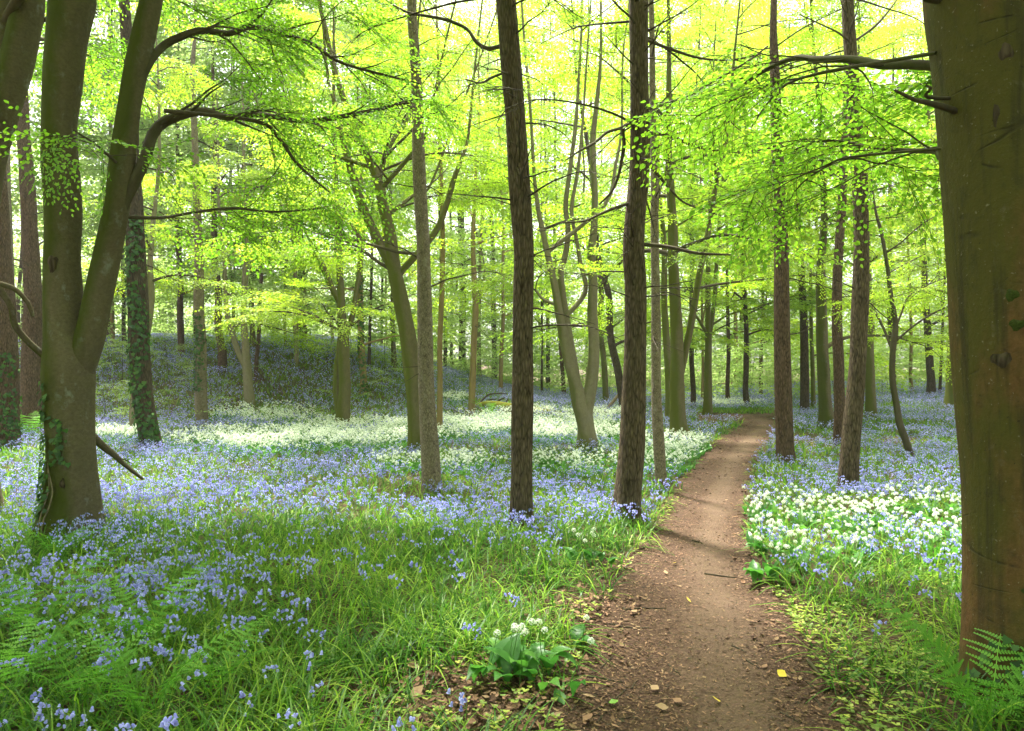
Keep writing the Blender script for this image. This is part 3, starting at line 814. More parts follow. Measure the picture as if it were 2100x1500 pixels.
def branchlets(mb, crown, rg, P, r0, org, nsub, sub_len, from_t=0.3, spr=0.5, dens=1.0, side_only=True, leafs=True):
    """Side branches on a limb, with leaf sprays on them and on the limb's outer half."""
    n = len(P)
    T = np.gradient(P, axis=0)
    for i in range(nsub):
        t = from_t + (1 - from_t) * (i + rg.uniform(0, .8)) / nsub
        k = min(n - 1, int(t * (n - 1)))
        d = T[k] / np.linalg.norm(T[k])
        a = (1 if i % 2 else -1) * rg.uniform(0.6, 1.15)
        dh = np.array([d[0] * math.cos(a) - d[1] * math.sin(a), d[0] * math.sin(a) + d[1] * math.cos(a), 0.35 * d[2] + rg.normal(0.02, .12)])
        L = sub_len * (1.15 - 0.6 * t) * rg.uniform(.7, 1.25)
        S = grow(rg, P[k], dh, L, 5, -0.02, 0.25)
        tube(mb, S - org, np.linspace(max(0.006, r0 * 0.32 * (1 - 0.5 * t)), 0.003, len(S)), 5, 1)
        if not leafs: continue
        for q in range(int(max(1, round(L / 0.42 * dens)))):
            w = min(len(S) - 1, 1 + int(rg.uniform(0.15, 1) * (len(S) - 1)))
            b = rg.uniform(-0.9, 0.9); e = S[w] - S[w - 1]; e = e / np.linalg.norm(e)
            crown.put(S[w], np.array([e[0] * math.cos(b) - e[1] * math.sin(b), e[0] * math.sin(b) + e[1] * math.cos(b), e[2] * 0.4]), spr * rg.uniform(.75, 1.3))
        crown.put(S[-1], S[-1] - S[-2], spr * rg.uniform(.8, 1.2))
    if leafs:
        crown.put(P[-1], P[-1] - P[-2], spr * 1.1)

# ------------------------------------------------------------------ trees
TREES = {}
def stem_world(path, Y, dY=0.0):
    path = np.array(path, float)
    n = len(path); q = np.linspace(0, 1, n)
    Yv = Y + dY * q
    P = np.stack([(path[:, 0] - CX) / F * Yv, Yv, CH - (path[:, 1] - HY) / F * Yv], -1)
    R = path[:, 2] / 2 / F * Yv
    return P, R

def tree(name, label, cat, path, matl, forks=(), top=15.0, flare=(0.45, 0.22, 5), k=14, lump=0.06, group=None, hand=(), auto=None, dead=0, ivy=None, seed=1, spr=SPR_MID, leafmat='leaf', merge=False, trim=None):
    rg = np.random.default_rng(seed * 97 + 5)
    base = hit(path[0][0], path[0][1])
    Y = base[1]
    P, R = stem_world(path, Y)
    P[0] = base
    org = base.copy()
    root = thing(name, label, cat, base, group)
    # run the trunk on upwards beyond the last measured point
    def extend(P, R, top):
        if P[-1, 2] < top:
            d = P[-1] - P[-2]; d[1] += rg.normal(0, .03); d = d / np.linalg.norm(d); d = d * 0.5 + np.array([0, 0, 1.0]); d /= np.linalg.norm(d)
            L = (top - P[-1, 2]) / d[2]; n = max(2, int(L / 1.2))
            Q = P[-1] + d * (np.linspace(0, L, n + 1)[1:])[:, None] + np.cumsum(rg.normal(0, .05, (n, 3)) * [1, 1, 0], 0)
            P = np.vstack([P, Q]); R = np.r_[R, np.linspace(R[-1], max(0.012, R[-1] * 0.25), n + 1)[1:]]
        return P, R
    P, R = extend(P, R, top)
    wood = MB()
    P0 = np.vstack([P[0] - [0, 0, 0.25], P]); R0 = np.r_[R[0] * 1.02, R]
    C, CR = tube(wood, P0 - org, R0, k, 5, 0, lump, flare, seed)
    stems = [(P, R)]
    for f in forks:
        dY = 0.0
        if isinstance(f, tuple): dY, f = f
        A, B = stem_world(f, Y, dY)
        # start the fork inside the stem it leaves
        j = np.argmin(np.linalg.norm(C + org - A[0], axis=1)); A[0] = C[j] + org
        A, B = extend(A, B, top * 0.92 if A[-1, 2] > 5 else A[-1, 2])
        tube(wood, A - org, B, max(6, k - 4), 4, 0, lump, None, seed + 3)
        stems.append((A, B))
    crown = Crown()
    for h in hand:      # measured limbs: (px path, depth change, number of side branches, side length, leafy)
        hp, dY, ns, sl, leafs, dens = h
        A, B = stem_world(hp, Y, dY)
        allC = np.vstack([spline(s[0], 4) for s in stems]); j = np.argmin(np.linalg.norm(allC - A[0], axis=1)); A[0] = allC[j] * 0.6 + A[0] * 0.4
        mb = MB(); kk = rg.normal(0, 1, A.shape) * B[:, None] * 0.55; kk[0] = 0; A = A + kk; S, SR = tube(mb, A - org, B, 8, 4, 0, 0.22, None, seed + 9)
        if ns: branchlets(mb, crown, rg, S + org, B[0], org, int(ns * 1.7), sl, 0.18, 0.6, dens * 1.35, True, leafs)
        obj('limb', mb.mesh('limb', M['beech' if not leafs and B[0] > 0.03 else 'limb'], True), root)
    if auto:            # limbs nobody measured: (count, lowest, highest, length, side branches, spray, density)
        cnt, z0, z1, LL, ns, sp, dens = auto
        for i in range(cnt):
            Ps, Rs = stems[rg.integers(0, len(stems))]
            zt = base[2] + z0 + (z1 - z0) * ((i + rg.uniform(0, 1)) / cnt) ** 1.0
            j = np.argmin(np.abs(Ps[:, 2] - zt)); j2 = min(j + 1, len(Ps) - 1)
            tt = rg.uniform(0, 1); p = Ps[j] * (1 - tt) + Ps[j2] * tt; r = Rs[j]
            az = i * 2.399 + rg.normal(0, .5)
            up = rg.uniform(0.15, 0.75)
            d = np.array([math.cos(az), math.sin(az), up])
            L = LL * rg.uniform(.65, 1.2) * (1 - 0.35 * (zt - base[2]) / max(top, 1))
            S = grow(rg, p, d, L, 8, -0.055, 0.20)
            # keep limbs out of the camera's way
            if np.min(np.linalg.norm(S - np.array([0, 0, CH]), axis=1)) < 2.2: continue
            r0 = min(r * 0.5, 0.012 + 0.014 * L)
            mb = wood if merge else MB()
            tube(mb, S - org, np.linspace(r0, 0.005, len(S)), 6, 2, 0, 0.06, None, seed + i)
            branchlets(mb, crown, rg, S, r0, org, ns, L * 0.45, 0.25, sp * DS, dens * DD)
            if not merge: obj('branch', mb.mesh('branch', M['limb'], True), root)
    obj('trunk', wood.mesh('trunk', [M[matl], M[matl]], True), root)
    if crown.p:
        obj('crown', crown.mesh(spr, rg, M[leafmat], 0.12, org), root)
    for i in range(dead):   # dry lower branches of the conifers
        zt = base[2] + 1.6 + (min(top, CH + 800 / F * Y) - base[2] - 1.6) * rg.uniform(0, 1) ** 0.8
        j = np.argmin(np.abs(P[:, 2] - zt)); j2 = min(j + 1, len(P) - 1); t = rg.uniform(0, 1)
        p = P[j] * (1 - t) + P[j2] * t
        az = rg.uniform(0, 2 * PI)
        L = rg.uniform(0.35, 1.7) * rg.uniform(0.5, 1.2)
        S = grow(rg, p, np.array([math.cos(az), math.sin(az), rg.uniform(-0.2, .55)]), L, 7, rg.uniform(-0.10, 0.03), 0.20)
        mb = MB(); r0 = min(0.016, 0.006 + 0.006 * L)
        tube(mb, S - org, np.linspace(r0, 0.0025, len(S)), 5, 2)
        for q in range(rg.integers(1, 6) if L > 0.6 else 0):
            w = rg.integers(2, len(S) - 1); e = S[w + 1] - S[w]; b = rg.choice([-1, 1]) * rg.uniform(.5, 1.1)
            dd = np.array([e[0] * math.cos(b) - e[1] * math.sin(b), e[0] * math.sin(b) + e[1] * math.cos(b), e[2] + rg.normal(0, .1) * np.linalg.norm(e)])
            U = grow(rg, S[w], dd, L * rg.uniform(.25, .5), 4, -0.03, .2)
            tube(mb, U - org, np.linspace(0.004, 0.0015, len(U)), 4, 1)
        obj('branch', mb.mesh('branch', M['twig'], True), root)
    if ivy:             # climbing ivy: (lowest, highest, leaves, leaf size, side)
        z0, z1, cnt, ls, mode = ivy
        mb = MB(); zz = C[:, 2]
        for i in range(cnt):
            h = z0 + (z1 - z0) * rg.uniform(0, 1) ** 1.15
            j = np.argmin(np.abs(zz - h)); a = -PI / 2 + rg.normal(0, 0.75) + (mode if mode else 0) + 0.5 * math.sin(h * 3)
            nrm = np.array([math.cos(a), math.sin(a), 0.25 + rg.normal(0, .3)]); nrm += rg.normal(0, .3, 3); nrm /= np.linalg.norm(nrm)
            c = C[j] + np.array([math.cos(a), math.sin(a), 0]) * CR[j] * 1.06; c[2] = h
            ax = np.array([rg.normal(0, .6), rg.normal(0, .2), -1.0]); ax -= nrm * np.dot(ax, nrm); ax /= np.linalg.norm(ax)
            ivy_leaf(mb, c + nrm * 0.012, ax, nrm, ls * rg.uniform(.6, 1.2), rg)
        obj('ivy', mb.mesh('ivy', M['ivy']), root)
    TREES[label] = (root, org, C, CR)
    return root, org, C, CR

def ivy_leaf(mb, c, ax, nrm, L, rg):
    s = np.cross(nrm, ax)
    pts = [(0, 0), (-.05, .48), (.28, .40), (.42, .52), (.55, .26), (1.0, 0), (.55, -.26), (.42, -.52), (.28, -.40), (-.05, -.48)]
    V = np.array([c + ax * L * a + s * L * b for a, b in pts])
    mb.add(V, [[0, 1, 2, 0 + 5], [2, 3, 4, 5], [0, 5, 8, 9], [5, 6, 7, 8]], 0, rg.uniform(0.15, 0.9))

DS, DD = 1.15, 2.3
# ---- near trees -----------------------------------------------------
FB = 'forked beech with ivied foot and two smooth stems, '
root, org, C, CR = tree('beech_tree', 'large forked beech with two smooth stems and ivy climbing its foot', 'tree',
    [(140, 1098, 112), (141, 1050, 102), (143, 980, 93), (145, 900, 90), (144, 820, 93), (142, 755, 98), (134, 690, 78), (130, 620, 70), (128, 540, 67), (131, 460, 67), (128, 390, 65), (121, 320, 66), (120, 250, 66), (128, 170, 72), (138, 80, 76), (150, 0, 80), (156, -60, 70)],
    'beech', forks=[[(150, 800, 60), (165, 740, 62), (184, 690, 58), (200, 620, 53), (215, 550, 51), (228, 480, 50), (242, 400, 48), (252, 320, 46), (264, 240, 44), (277, 160, 44), (292, 80, 44), (309, 0, 42), (320, -70, 38)]],
    top=11, flare=(0.26, 0.16, 5), k=28, lump=0.07, seed=1, spr=SPR_NEAR, leafmat='nearleaf',
    hand=[([(262, 432, 28), (298, 342, 24), (333, 270, 20), (400, 232, 16), (470, 243, 13), (530, 240, 12), (620, 250, 10), (700, 243, 9), (780, 225, 7), (850, 207, 5)], 1.2, 9, 1.0, True, 0.8),
          ([(440, 238, 9), (525, 250, 8), (575, 283, 7), (605, 330, 6), (640, 365, 5), (675, 392, 4)], 1.5, 5, 0.8, True, 0.8),
          ([(308, 160, 20), (316, 118, 17), (343, 82, 15), (410, 62, 13), (470, 68, 11), (525, 58, 10), (590, 72, 9), (645, 92, 8), (690, 122, 7), (760, 148, 5), (860, 172, 3)], 1.0, 10, 1.1, True, 0.9),
          ([(258, 450, 9), (330, 445, 7), (400, 437, 6), (480, 428, 5), (560, 432, 4), (660, 428, 3)], 1.4, 7, 0.7, True, 0.8),
          ([(180, 868, 17), (212, 912, 14), (240, 936, 12), (262, 955, 10), (292, 982, 6)], 1.0, 1, 0.3, False, 0),
          ([(100, 760, 16), (70, 715, 14), (35, 665, 13), (5, 615, 12), (-40, 540, 12)], -0.6, 0, 0, False, 0),
          ([(240, 340, 6), (200, 300, 5), (150, 268, 3)], -1.2, 3, 0.35, True, 1.2)],
    auto=(12, 5.2, 10.5, 3.8, 6, 0.6, 0.8))
rg = np.random.default_rng(3)
def climb(root, C, CR, spots, cnt, ls, name='ivy'):
    """Ivy strands at measured heights: (angle, low, high, spread)."""
    mb = MB(); zz = C[:, 2]
    for a0, lo, hi, spd, c_ in spots:
        for i in range(c_):
            h = rg.uniform(lo, hi); j = np.argmin(np.abs(zz - h)); a = a0 + rg.normal(0, spd) + 0.12 * math.sin(h * 4)
            nrm = np.array([math.cos(a), math.sin(a), 0.35]) + rg.normal(0, .25, 3); nrm /= np.linalg.norm(nrm)
            c = C[j] + np.array([math.cos(a), math.sin(a), 0]) * CR[j] * 1.07; c[2] = h
            ax = np.array([rg.normal(0, .5), rg.normal(0, .2), -1.0]); ax -= nrm * np.dot(ax, nrm); ax /= np.linalg.norm(ax)
            ivy_leaf(mb, c + nrm * 0.015, ax, nrm, ls * rg.uniform(.6, 1.25), rg)
    obj(name, mb.mesh(name, M['ivy']), root)
def on_trunk(C, CR, h, a, f=1.0):
    j = np.argmin(np.abs(C[:, 2] - h)); p = C[j] + np.array([math.cos(a), math.sin(a), 0]) * CR[j] * f; p[2] = h
    return p
k = slice(0, 60)
climb(root, C[k], CR[k], [(-2.1, 0.25, 1.55, 0.16, 90), (-2.6, 0.1, 1.0, 0.3, 60), (-1.35, 0.75, 1.22, 0.13, 45), (-2.9, 0.1, 0.8, 0.2, 30)], 0, 0.05)
for a0, lo, hi in ((-1.75, 0.02, 0.75), (-1.9, 0.02, 0.7)):
    mb = MB(); hs = np.linspace(lo, hi, 9)
    P = np.array([on_trunk(C[k], CR[k], h, a0 + 0.16 * math.sin(h * 9 + a0 * 5), 1.06) for h in hs])
    tube(mb, P, np.linspace(0.009, 0.005, 9), 5, 3); obj('ivy_stem', mb.mesh('ivy_stem', M['stem_vine'], True), root)
def scar(root, C, CR, h, a, w, hh, matl, name='knot', out_=0.94):
    """A low swelling on the bark: knot, scar or moss pad."""
    p = on_trunk(C, CR, h, a, out_); d = np.array([math.cos(a), math.sin(a), 0])
    s = np.array([-d[1], d[0], 0]); mb = MB(); n, r_ = 16, 6
    th = np.arange(n) / n * 2 * PI; q = np.linspace(0, 1, r_)[:, None]
    irr = 1 + 0.18 * np.sin(3 * th + h * 7) + 0.1 * np.sin(5 * th + a * 9)
    rr = q * irr[None]
    V = p + (rr * np.cos(th) * w)[..., None] * s + (rr * np.sin(th) * hh)[..., None] * np.array([0, 0, 1.0]) + ((1 - q ** 2.2) * np.ones(n)[None] * min(w, hh) * 0.34 + CR[np.argmin(np.abs(C[:, 2] - h))] * (1 - np.abs(np.cos(0 * th)))[None] - (rr * np.cos(th) * w) ** 2 / (2 * CR[np.argmin(np.abs(C[:, 2] - h))]) * 1.0)[..., None] * d
    i = np.arange(r_ - 1)[:, None] * n; j = np.arange(n)[None]
    Q = np.stack([i + j, i + (j + 1) % n, i + (j + 1) % n + n, i + j + n], -1).reshape(-1, 4)
    mb.add(V.reshape(-1, 3), Q); obj(name, mb.mesh(name, M[matl], True), root)

scar(root, C, CR, 2.72, -1.5, 0.055, 0.09, 'dark', 'knot', 0.985)
scar(root, C, CR, 0.55, -1.25, 0.03, 0.05, 'dark', 'knot', 0.985)
root, org, C, CR = tree('beech_tree', 'leaning grey beech whose stems enter at the upper left corner of the picture', 'tree',
    [(-70, 1075, 135), (-62, 950, 95), (-55, 800, 88), (-62, 650, 78), (-52, 500, 70), (-30, 340, 66), (0, 240, 62), (28, 150, 60), (48, 60, 58), (62, -30, 55)], 'beech',
    forks=[[(-40, 420, 56), (-15, 300, 52), (-2, 200, 48), (4, 110, 44), (10, 30, 42), (22, -50, 38)]], top=9.5, flare=(0.3, 0.2, 5), k=20, seed=2, spr=SPR_NEAR, leafmat='nearleaf',
    hand=[([(-50, 560, 14), (0, 577, 11), (35, 597, 10), (56, 622, 9), (69, 648, 8)], 0.2, 0, 0, False, 0), ([(66, 60, 10), (90, 42, 8), (130, 28, 6), (175, 12, 5), (200, 30, 3)], 0.4, 2, 0.4, False, 0)],
    auto=(10, 5.0, 9.5, 3.6, 6, 0.6, 0.8))

# the great beech at the right edge
root, org, C, CR = tree('great_beech_tree', 'massive smooth beech trunk filling the right edge, olive green with a rusty red side', 'tree',
    [(2116, 1440, 262), (2109, 1330, 238), (2106, 1200, 226), (2107, 1000, 230), (2104, 850, 244), (2099, 700, 256), (2091, 500, 260), (2080, 300, 266), (2065, 100, 270), (2054, 0, 272), (2042, -120, 262)], 'great',
    top=10.5, flare=(0.12, 0.10, 6), k=48, lump=0.012, seed=4, spr=SPR_NEAR, leafmat='nearleaf',
    hand=[([(1960, 147, 22), (1880, 143, 20), (1800, 130, 18), (1740, 128, 15), (1680, 120, 13), (1630, 125, 11), (1575, 142, 9), (1520, 180, 6), (1470, 240, 3)], 2.6, 8, 0.8, True, 0.9),
          ([(1700, 123, 8), (1640, 160, 6), (1578, 208, 4), (1540, 260, 3)], 3.0, 4, 0.6, True, 1.0),
          ([(1962, 258, 18), (1932, 229, 13), (1900, 210, 10), (1870, 203, 8), (1835, 190, 5)], -0.3, 0, 0, False, 0),
          ([(1916, 216, 8), (1906, 200, 7), (1909, 182, 6), (1902, 176, 5)], -0.2, 0, 0, False, 0),
          ([(1962, 350, 17), (1935, 325, 14), (1915, 307, 12), (1870, 308, 9), (1800, 305, 7), (1740, 292, 6), (1680, 288, 5), (1620, 310, 3)], 2.4, 8, 0.7, True, 0.9),
          ([(1800, 306, 6), (1740, 325, 5), (1690, 345, 4), (1640, 380, 3), (1615, 420, 2)], 2.6, 4, 0.5, True, 1.0),
          ([(1935, 12, 22), (1915, 8, 16), (1905, -12, 10)], -0.1, 0, 0, False, 0)],
    auto=(16, 4.3, 9.5, 4.2, 6, 0.65, 0.8))
for h, a, w, hh in ((2.0, -2.33, .03, .03), (1.86, -2.28, .032, .026), (1.40, -2.03, .045, .058), (1.19, -2.1, .036, .03), (0.62, -2.2, .03, .03)):
    scar(root, C, CR, h, a, w, hh, 'moss', 'moss_pad', 1.0)
for h, a, w, hh in ((3.12, -2.25, .035, .05), (2.86, -2.40, .022, .07), (1.70, -2.5, .045, .035)):
    scar(root, C, CR, h, a, w, hh, 'dark', 'knot', 0.99)
climb(root, C[:40], CR[:40], [(-2.35, -0.1, 0.42, 0.28, 46), (-1.9, -0.05, 0.35, 0.25, 26), (-2.7, -0.1, 0.2, 0.25, 24)], 0, 0.055)

# ---- conifers --------------------------------------------------------
root, org, C, CR = tree('conifer_tree', 'straight brown conifer trunk leaning slightly, standing alone in the middle of the grass', 'tree',
    [(1072, 1088, 54), (1070, 1040, 48), (1070, 950, 45), (1071, 850, 44), (1072, 750, 43), (1073, 600, 42), (1073, 500, 42), (1066, 380, 43), (1057, 250, 43), (1047, 120, 42), (1038, 0, 41), (1030, -100, 38)], 'conifer', top=11, flare=(0.32, 0.12, 5), k=22, dead=30, seed=15,
    hand=[([(1028, 95, 9), (1003, 97, 8), (980, 86, 8), (955, 60, 7), (925, 42, 7), (880, 36, 6), (840, 28, 5), (800, 8, 4), (780, -10, 3)], 0.6, 3, 0.5, False, 0),
          ([(1032, 140, 5), (1010, 160, 5), (985, 170, 4), (955, 163, 3)], 0.4, 2, 0.3, False, 0)])
root, org, C, CR = tree('conifer_tree', 'rough dark conifer trunk with flared root, just left of the path', 'tree',
    [(1290, 1072, 72), (1287, 1050, 60), (1292, 980, 54), (1297, 900, 50), (1300, 800, 48), (1303, 700, 46), (1304, 600, 44), (1300, 520, 44), (1303, 450, 42), (1308, 380, 41), (1312, 300, 40), (1312, 200, 39), (1310, 100, 38), (1309, 0, 37), (1308, -100, 34)], 'conifer', top=11, flare=(0.42, 0.16, 5), k=24, lump=0.08, dead=40, seed=16,
    hand=[([(1288, 248, 8), (1270, 262, 7), (1245, 272, 6), (1220, 292, 6), (1190, 312, 5), (1160, 330, 3)], -0.5, 2, 0.3, False, 0),
          ([(1335, 225, 8), (1370, 215, 7), (1420, 190, 6), (1470, 165, 5), (1530, 130, 4), (1575, 95, 3)], 0.8, 5, 0.5, False, 0),
          ([(1330, 268, 8), (1375, 280, 7), (1430, 302, 6), (1500, 313, 4), (1560, 310, 3)], 0.6, 5, 0.5, False, 0),
          ([(1330, 85, 7), (1375, 105, 6), (1440, 120, 5), (1500, 125, 4), (1560, 110, 3)], 0.5, 4, 0.5, False, 0),
          ([(1290, 248, 9), (1281, 262, 8), (1280, 300, 8), (1277, 330, 7), (1272, 360, 6), (1255, 395, 5), (1230, 420, 4)], 0.5, 3, 0.4, False, 0),
          ([(1286, 415, 8), (1262, 425, 7), (1230, 440, 6), (1200, 452, 5), (1150, 458, 3)], -0.4, 2, 0.3, False, 0),
          ([(1330, 500, 9), (1370, 508, 8), (1430, 518, 7), (1500, 524, 4)], -0.4, 1, 0.3, False, 0),
          ([(1328, 320, 8), (1345, 352, 7), (1380, 395, 5), (1410, 420, 4), (1470, 440, 3)], 0.5, 3, 0.5, False, 0)])
tree('conifer_tree', 'thin knotted spruce trunk close behind the rough conifer left of the path', 'tree',
    [(1357, 1008, 28), (1354, 950, 24), (1348, 850, 21), (1345, 750, 20), (1345, 650, 19), (1343, 500, 17), (1342, 350, 15), (1338, 200, 13), (1335, 0, 11)], 'spruce', top=12, flare=(0.15, 0.1, 5), k=12, lump=0.12, dead=24, seed=17)
tree('conifer_tree', 'flaky grey brown conifer at the left of the central trunk, beside the mossy leaning beech', 'tree',
    [(885, 1012, 46), (884, 980, 40), (880, 900, 37), (875, 800, 33), (872, 700, 31), (870, 600, 30), (868, 500, 28), (862, 400, 26), (858, 300, 25), (855, 200, 23), (850, 100, 21), (845, 0, 19)], 'spruce', top=13, flare=(0.2, 0.15, 6), k=18, lump=0.08, dead=24, seed=12)
tree('conifer_tree', 'straight reddish conifer on the right verge, nearest to the bend of the path', 'tree',
    [(1612, 953, 44), (1610, 920, 37), (1606, 800, 34), (1604, 700, 32), (1603, 600, 30), (1602, 500, 28), (1598, 400, 26), (1592, 250, 22), (1588, 120, 18), (1586, 50, 14)], 'red', top=13, flare=(0.2, 0.14, 6), k=16, dead=16, seed=23)
tree('conifer_tree', 'dark curved conifer trunk rising between the white garlic bank and the sapling', 'tree',
    [(1738, 1010, 42), (1742, 950, 38), (1750, 850, 35), (1758, 750, 33), (1763, 650, 32), (1766, 550, 31), (1766, 450, 29), (1762, 350, 30), (1753, 250, 28), (1745, 120, 26), (1738, 0, 23)], 'conifer', top=12, flare=(0.12, 0.12, 6), k=16, dead=18, seed=24,
    hand=[([(1752, 90, 5), (1720, 70, 4), (1690, 55, 3), (1640, 30, 2)], -0.5, 1, 0.3, False, 0), ([(1760, 80, 5), (1790, 55, 5), (1820, 25, 4), (1845, -5, 3)], 0.3, 1, 0.3, False, 0)])
tree('conifer_tree', 'slim reddish conifer half hidden behind the dark curved trunk', 'tree',
    [(1722, 913, 26), (1722, 850, 23), (1720, 750, 21), (1716, 650, 20), (1718, 550, 18), (1726, 430, 17), (1732, 300, 15), (1738, 150, 12), (1737, 0, 10)], 'red', top=13, flare=(0.15, 0.12, 5), k=12, dead=12, seed=25)
tree('conifer_tree', 'conifer trunk wound by a pale creeper, standing behind the forked beech on its left', 'tree',
    [(66, 893, 44), (64, 800, 39), (66, 700, 36), (68, 600, 33), (62, 500, 30), (58, 400, 28), (50, 300, 25), (45, 200, 22), (40, 0, 18)], 'red', top=13, flare=(0.2, 0.15, 5), k=16, dead=20, seed=34)
tree('conifer_tree', 'thick conifer with a heavy ivy skirt cut by the left edge of the picture', 'tree',
    [(10, 925, 54), (10, 800, 50), (10, 700, 46), (5, 600, 42), (0, 500, 38), (-8, 300, 32), (-12, 100, 26)], 'red', top=11, flare=(0.2, 0.15, 5), k=16, dead=8, seed=33, ivy=(0.0, 2.1, 420, 0.075, 0.3))
tree('conifer_tree', 'tall dark trunk clothed in ivy leaves, standing right of the forked beech', 'tree',
    [(308, 924, 46), (304, 890, 41), (298, 850, 40), (290, 780, 40), (285, 700, 39), (282, 600, 38), (278, 500, 35), (276, 430, 33), (272, 350, 30), (268, 250, 27), (262, 120, 24), (255, 0, 20)], 'dark', top=14, flare=(0.2, 0.2, 5), k=16, dead=26, seed=35, ivy=(0.2, 5.0, 620, 0.085, 0.0))
tree('conifer_tree', 'slender trunk with flecked ivy on its middle, rising from bluebells below the bank', 'tree',
    [(416, 877, 26), (412, 800, 23), (412, 700, 21), (408, 620, 20), (408, 540, 18), (405, 440, 16), (400, 300, 13), (395, 150, 10)], 'spruce', top=13, flare=(0.2, 0.15, 5), k=12, dead=10, seed=36, ivy=(1.1, 3.4, 260, 0.08, -0.5))
tree('conifer_tree', 'pale straight trunk behind the ivy skirted conifer at the left', 'tree',
    [(30, 868, 20), (27, 760, 18), (24, 660, 17), (20, 560, 16), (15, 400, 14), (10, 200, 11)], 'spruce', top=13, flare=(0.15, 0.15, 5), k=10, dead=10, seed=37)

# ---- the middle beeches ----------------------------------------------
tree('beech_tree', 'mossy leaning beech with many spreading limbs, touching the flaky conifer', 'tree',
    [(857, 932, 40), (852, 850, 33), (844, 760, 34), (838, 700, 34), (825, 630, 32), (812, 570, 29), (804, 520, 28), (800, 480, 25), (785, 420, 22), (775, 370, 19), (750, 310, 16), (735, 280, 14), (700, 190, 12), (680, 120, 10), (668, 60, 9), (655, 0, 8)], 'mossy',
    forks=[[(812, 560, 22), (775, 492, 20), (742, 420, 18), (724, 362, 18), (712, 320, 14), (702, 285, 11), (690, 220, 8), (672, 160, 6)],
           (0.6, [(778, 372, 12), (790, 320, 11), (810, 280, 10), (832, 250, 9), (850, 200, 6)]), (-0.5, [(788, 385, 10), (820, 345, 9), (845, 315, 8), (870, 285, 5)]),
           (0.4, [(806, 440, 10), (830, 415, 8), (850, 400, 7), (880, 385, 5)]), (-0.4, [(728, 362, 8), (690, 320, 7), (660, 300, 6), (612, 268, 4)]),
           (0.5, [(850, 560, 14), (890, 480, 13), (915, 420, 12), (930, 370, 11), (945, 330, 8), (960, 280, 6)])],
    top=12, flare=(0.3, 0.2, 5), k=18, seed=11, auto=(18, 1.7, 10.5, 3.6, 6, 0.62, 0.9))
tree('beech_tree', 'pale beech with several smooth stems joined at the foot, behind the fallen bough', 'tree',
    [(1205, 922, 44), (1202, 880, 35), (1197, 850, 36), (1190, 826, 34), (1180, 790, 27), (1168, 745, 24), (1158, 700, 21), (1148, 650, 18), (1138, 590, 15), (1125, 530, 13), (1112, 470, 11), (1103, 425, 9), (1095, 350, 7)], 'pale',
    forks=[(0.5, [(1190, 830, 24), (1182, 790, 22), (1172, 730, 20), (1160, 660, 19), (1153, 600, 15), (1150, 560, 13), (1160, 520, 12), (1165, 470, 11), (1160, 420, 10), (1170, 340, 9), (1180, 260, 8), (1185, 190, 6)]),
           (-0.2, [(1204, 860, 28), (1212, 790, 26), (1218, 720, 23), (1215, 640, 21), (1216, 580, 19), (1213, 520, 17), (1218, 470, 15), (1220, 400, 13), (1215, 300, 12), (1225, 200, 9), (1232, 120, 6)]),
           (0.4, [(1214, 645, 10), (1200, 600, 10), (1190, 540, 9), (1182, 490, 8), (1172, 430, 8), (1185, 350, 7), (1195, 250, 5)]),
           (0.2, [(1136, 628, 7), (1115, 615, 6), (1098, 595, 5)]),
           (0.6, [(1220, 500, 9), (1240, 420, 8), (1262, 340, 7), (1275, 260, 5)])],
    top=13, flare=(0.25, 0.2, 6), k=16, seed=18, auto=(11, 4.2, 12, 3.0, 6, 0.6, 0.8))
tree('beech_tree', 'beech with a mossy green foot and leaning second stem, left of the path', 'tree',
    [(1397, 907, 48), (1393, 880, 36), (1390, 850, 32), (1388, 780, 30), (1388, 700, 26), (1385, 620, 23), (1380, 540, 22), (1380, 480, 20), (1375, 380, 16), (1370, 280, 13), (1372, 150, 10)], 'mossy',
    forks=[(0.4, [(1392, 790, 17), (1410, 700, 15), (1425, 620, 14), (1435, 560, 13), (1448, 500, 12), (1458, 440, 11), (1470, 370, 10), (1490, 280, 8)])], top=13, flare=(0.5, 0.2, 5), k=16, seed=19, auto=(14, 2.6, 12, 3.6, 6, 0.65, 0.9))
tree('beech_tree', 'double trunked dark beech at the edge of the garlic drift below the bluebell bank', 'tree',
    [(702, 884, 30), (707, 800, 25), (705, 700, 22), (700, 640, 18), (697, 560, 14), (695, 480, 12), (690, 380, 10), (685, 250, 8)], 'mossy',
    forks=[(0.3, [(690, 868, 20), (690, 800, 16), (695, 730, 14), (700, 680, 12)]), (-0.3, [(698, 625, 12), (680, 590, 12), (668, 560, 13), (655, 535, 13), (640, 520, 9), (610, 490, 7)]), (0.4, [(708, 695, 12), (722, 650, 11), (732, 590, 10), (740, 540, 9), (745, 480, 8), (742, 400, 6)])],
    top=13, flare=(0.3, 0.2, 5), k=14, seed=9, auto=(16, 2.2, 12, 3.4, 6, 0.65, 0.9))
tree('beech_tree', 'pale trunk with a bleached limb leaning left, at the foot of the bluebell bank', 'tree',
    [(512, 837, 22), (508, 780, 19), (505, 740, 18), (503, 700, 15), (500, 640, 13), (503, 560, 12), (505, 460, 10), (500, 350, 8)], 'pale',
    forks=[(-0.3, [(504, 758, 15), (488, 720, 13), (475, 680, 13), (466, 645, 11), (462, 600, 10), (460, 540, 8), (450, 440, 7)])], top=13, flare=(0.25, 0.2, 5), k=12, seed=8, auto=(14, 2.6, 11, 3.4, 6, 0.65, 0.9))
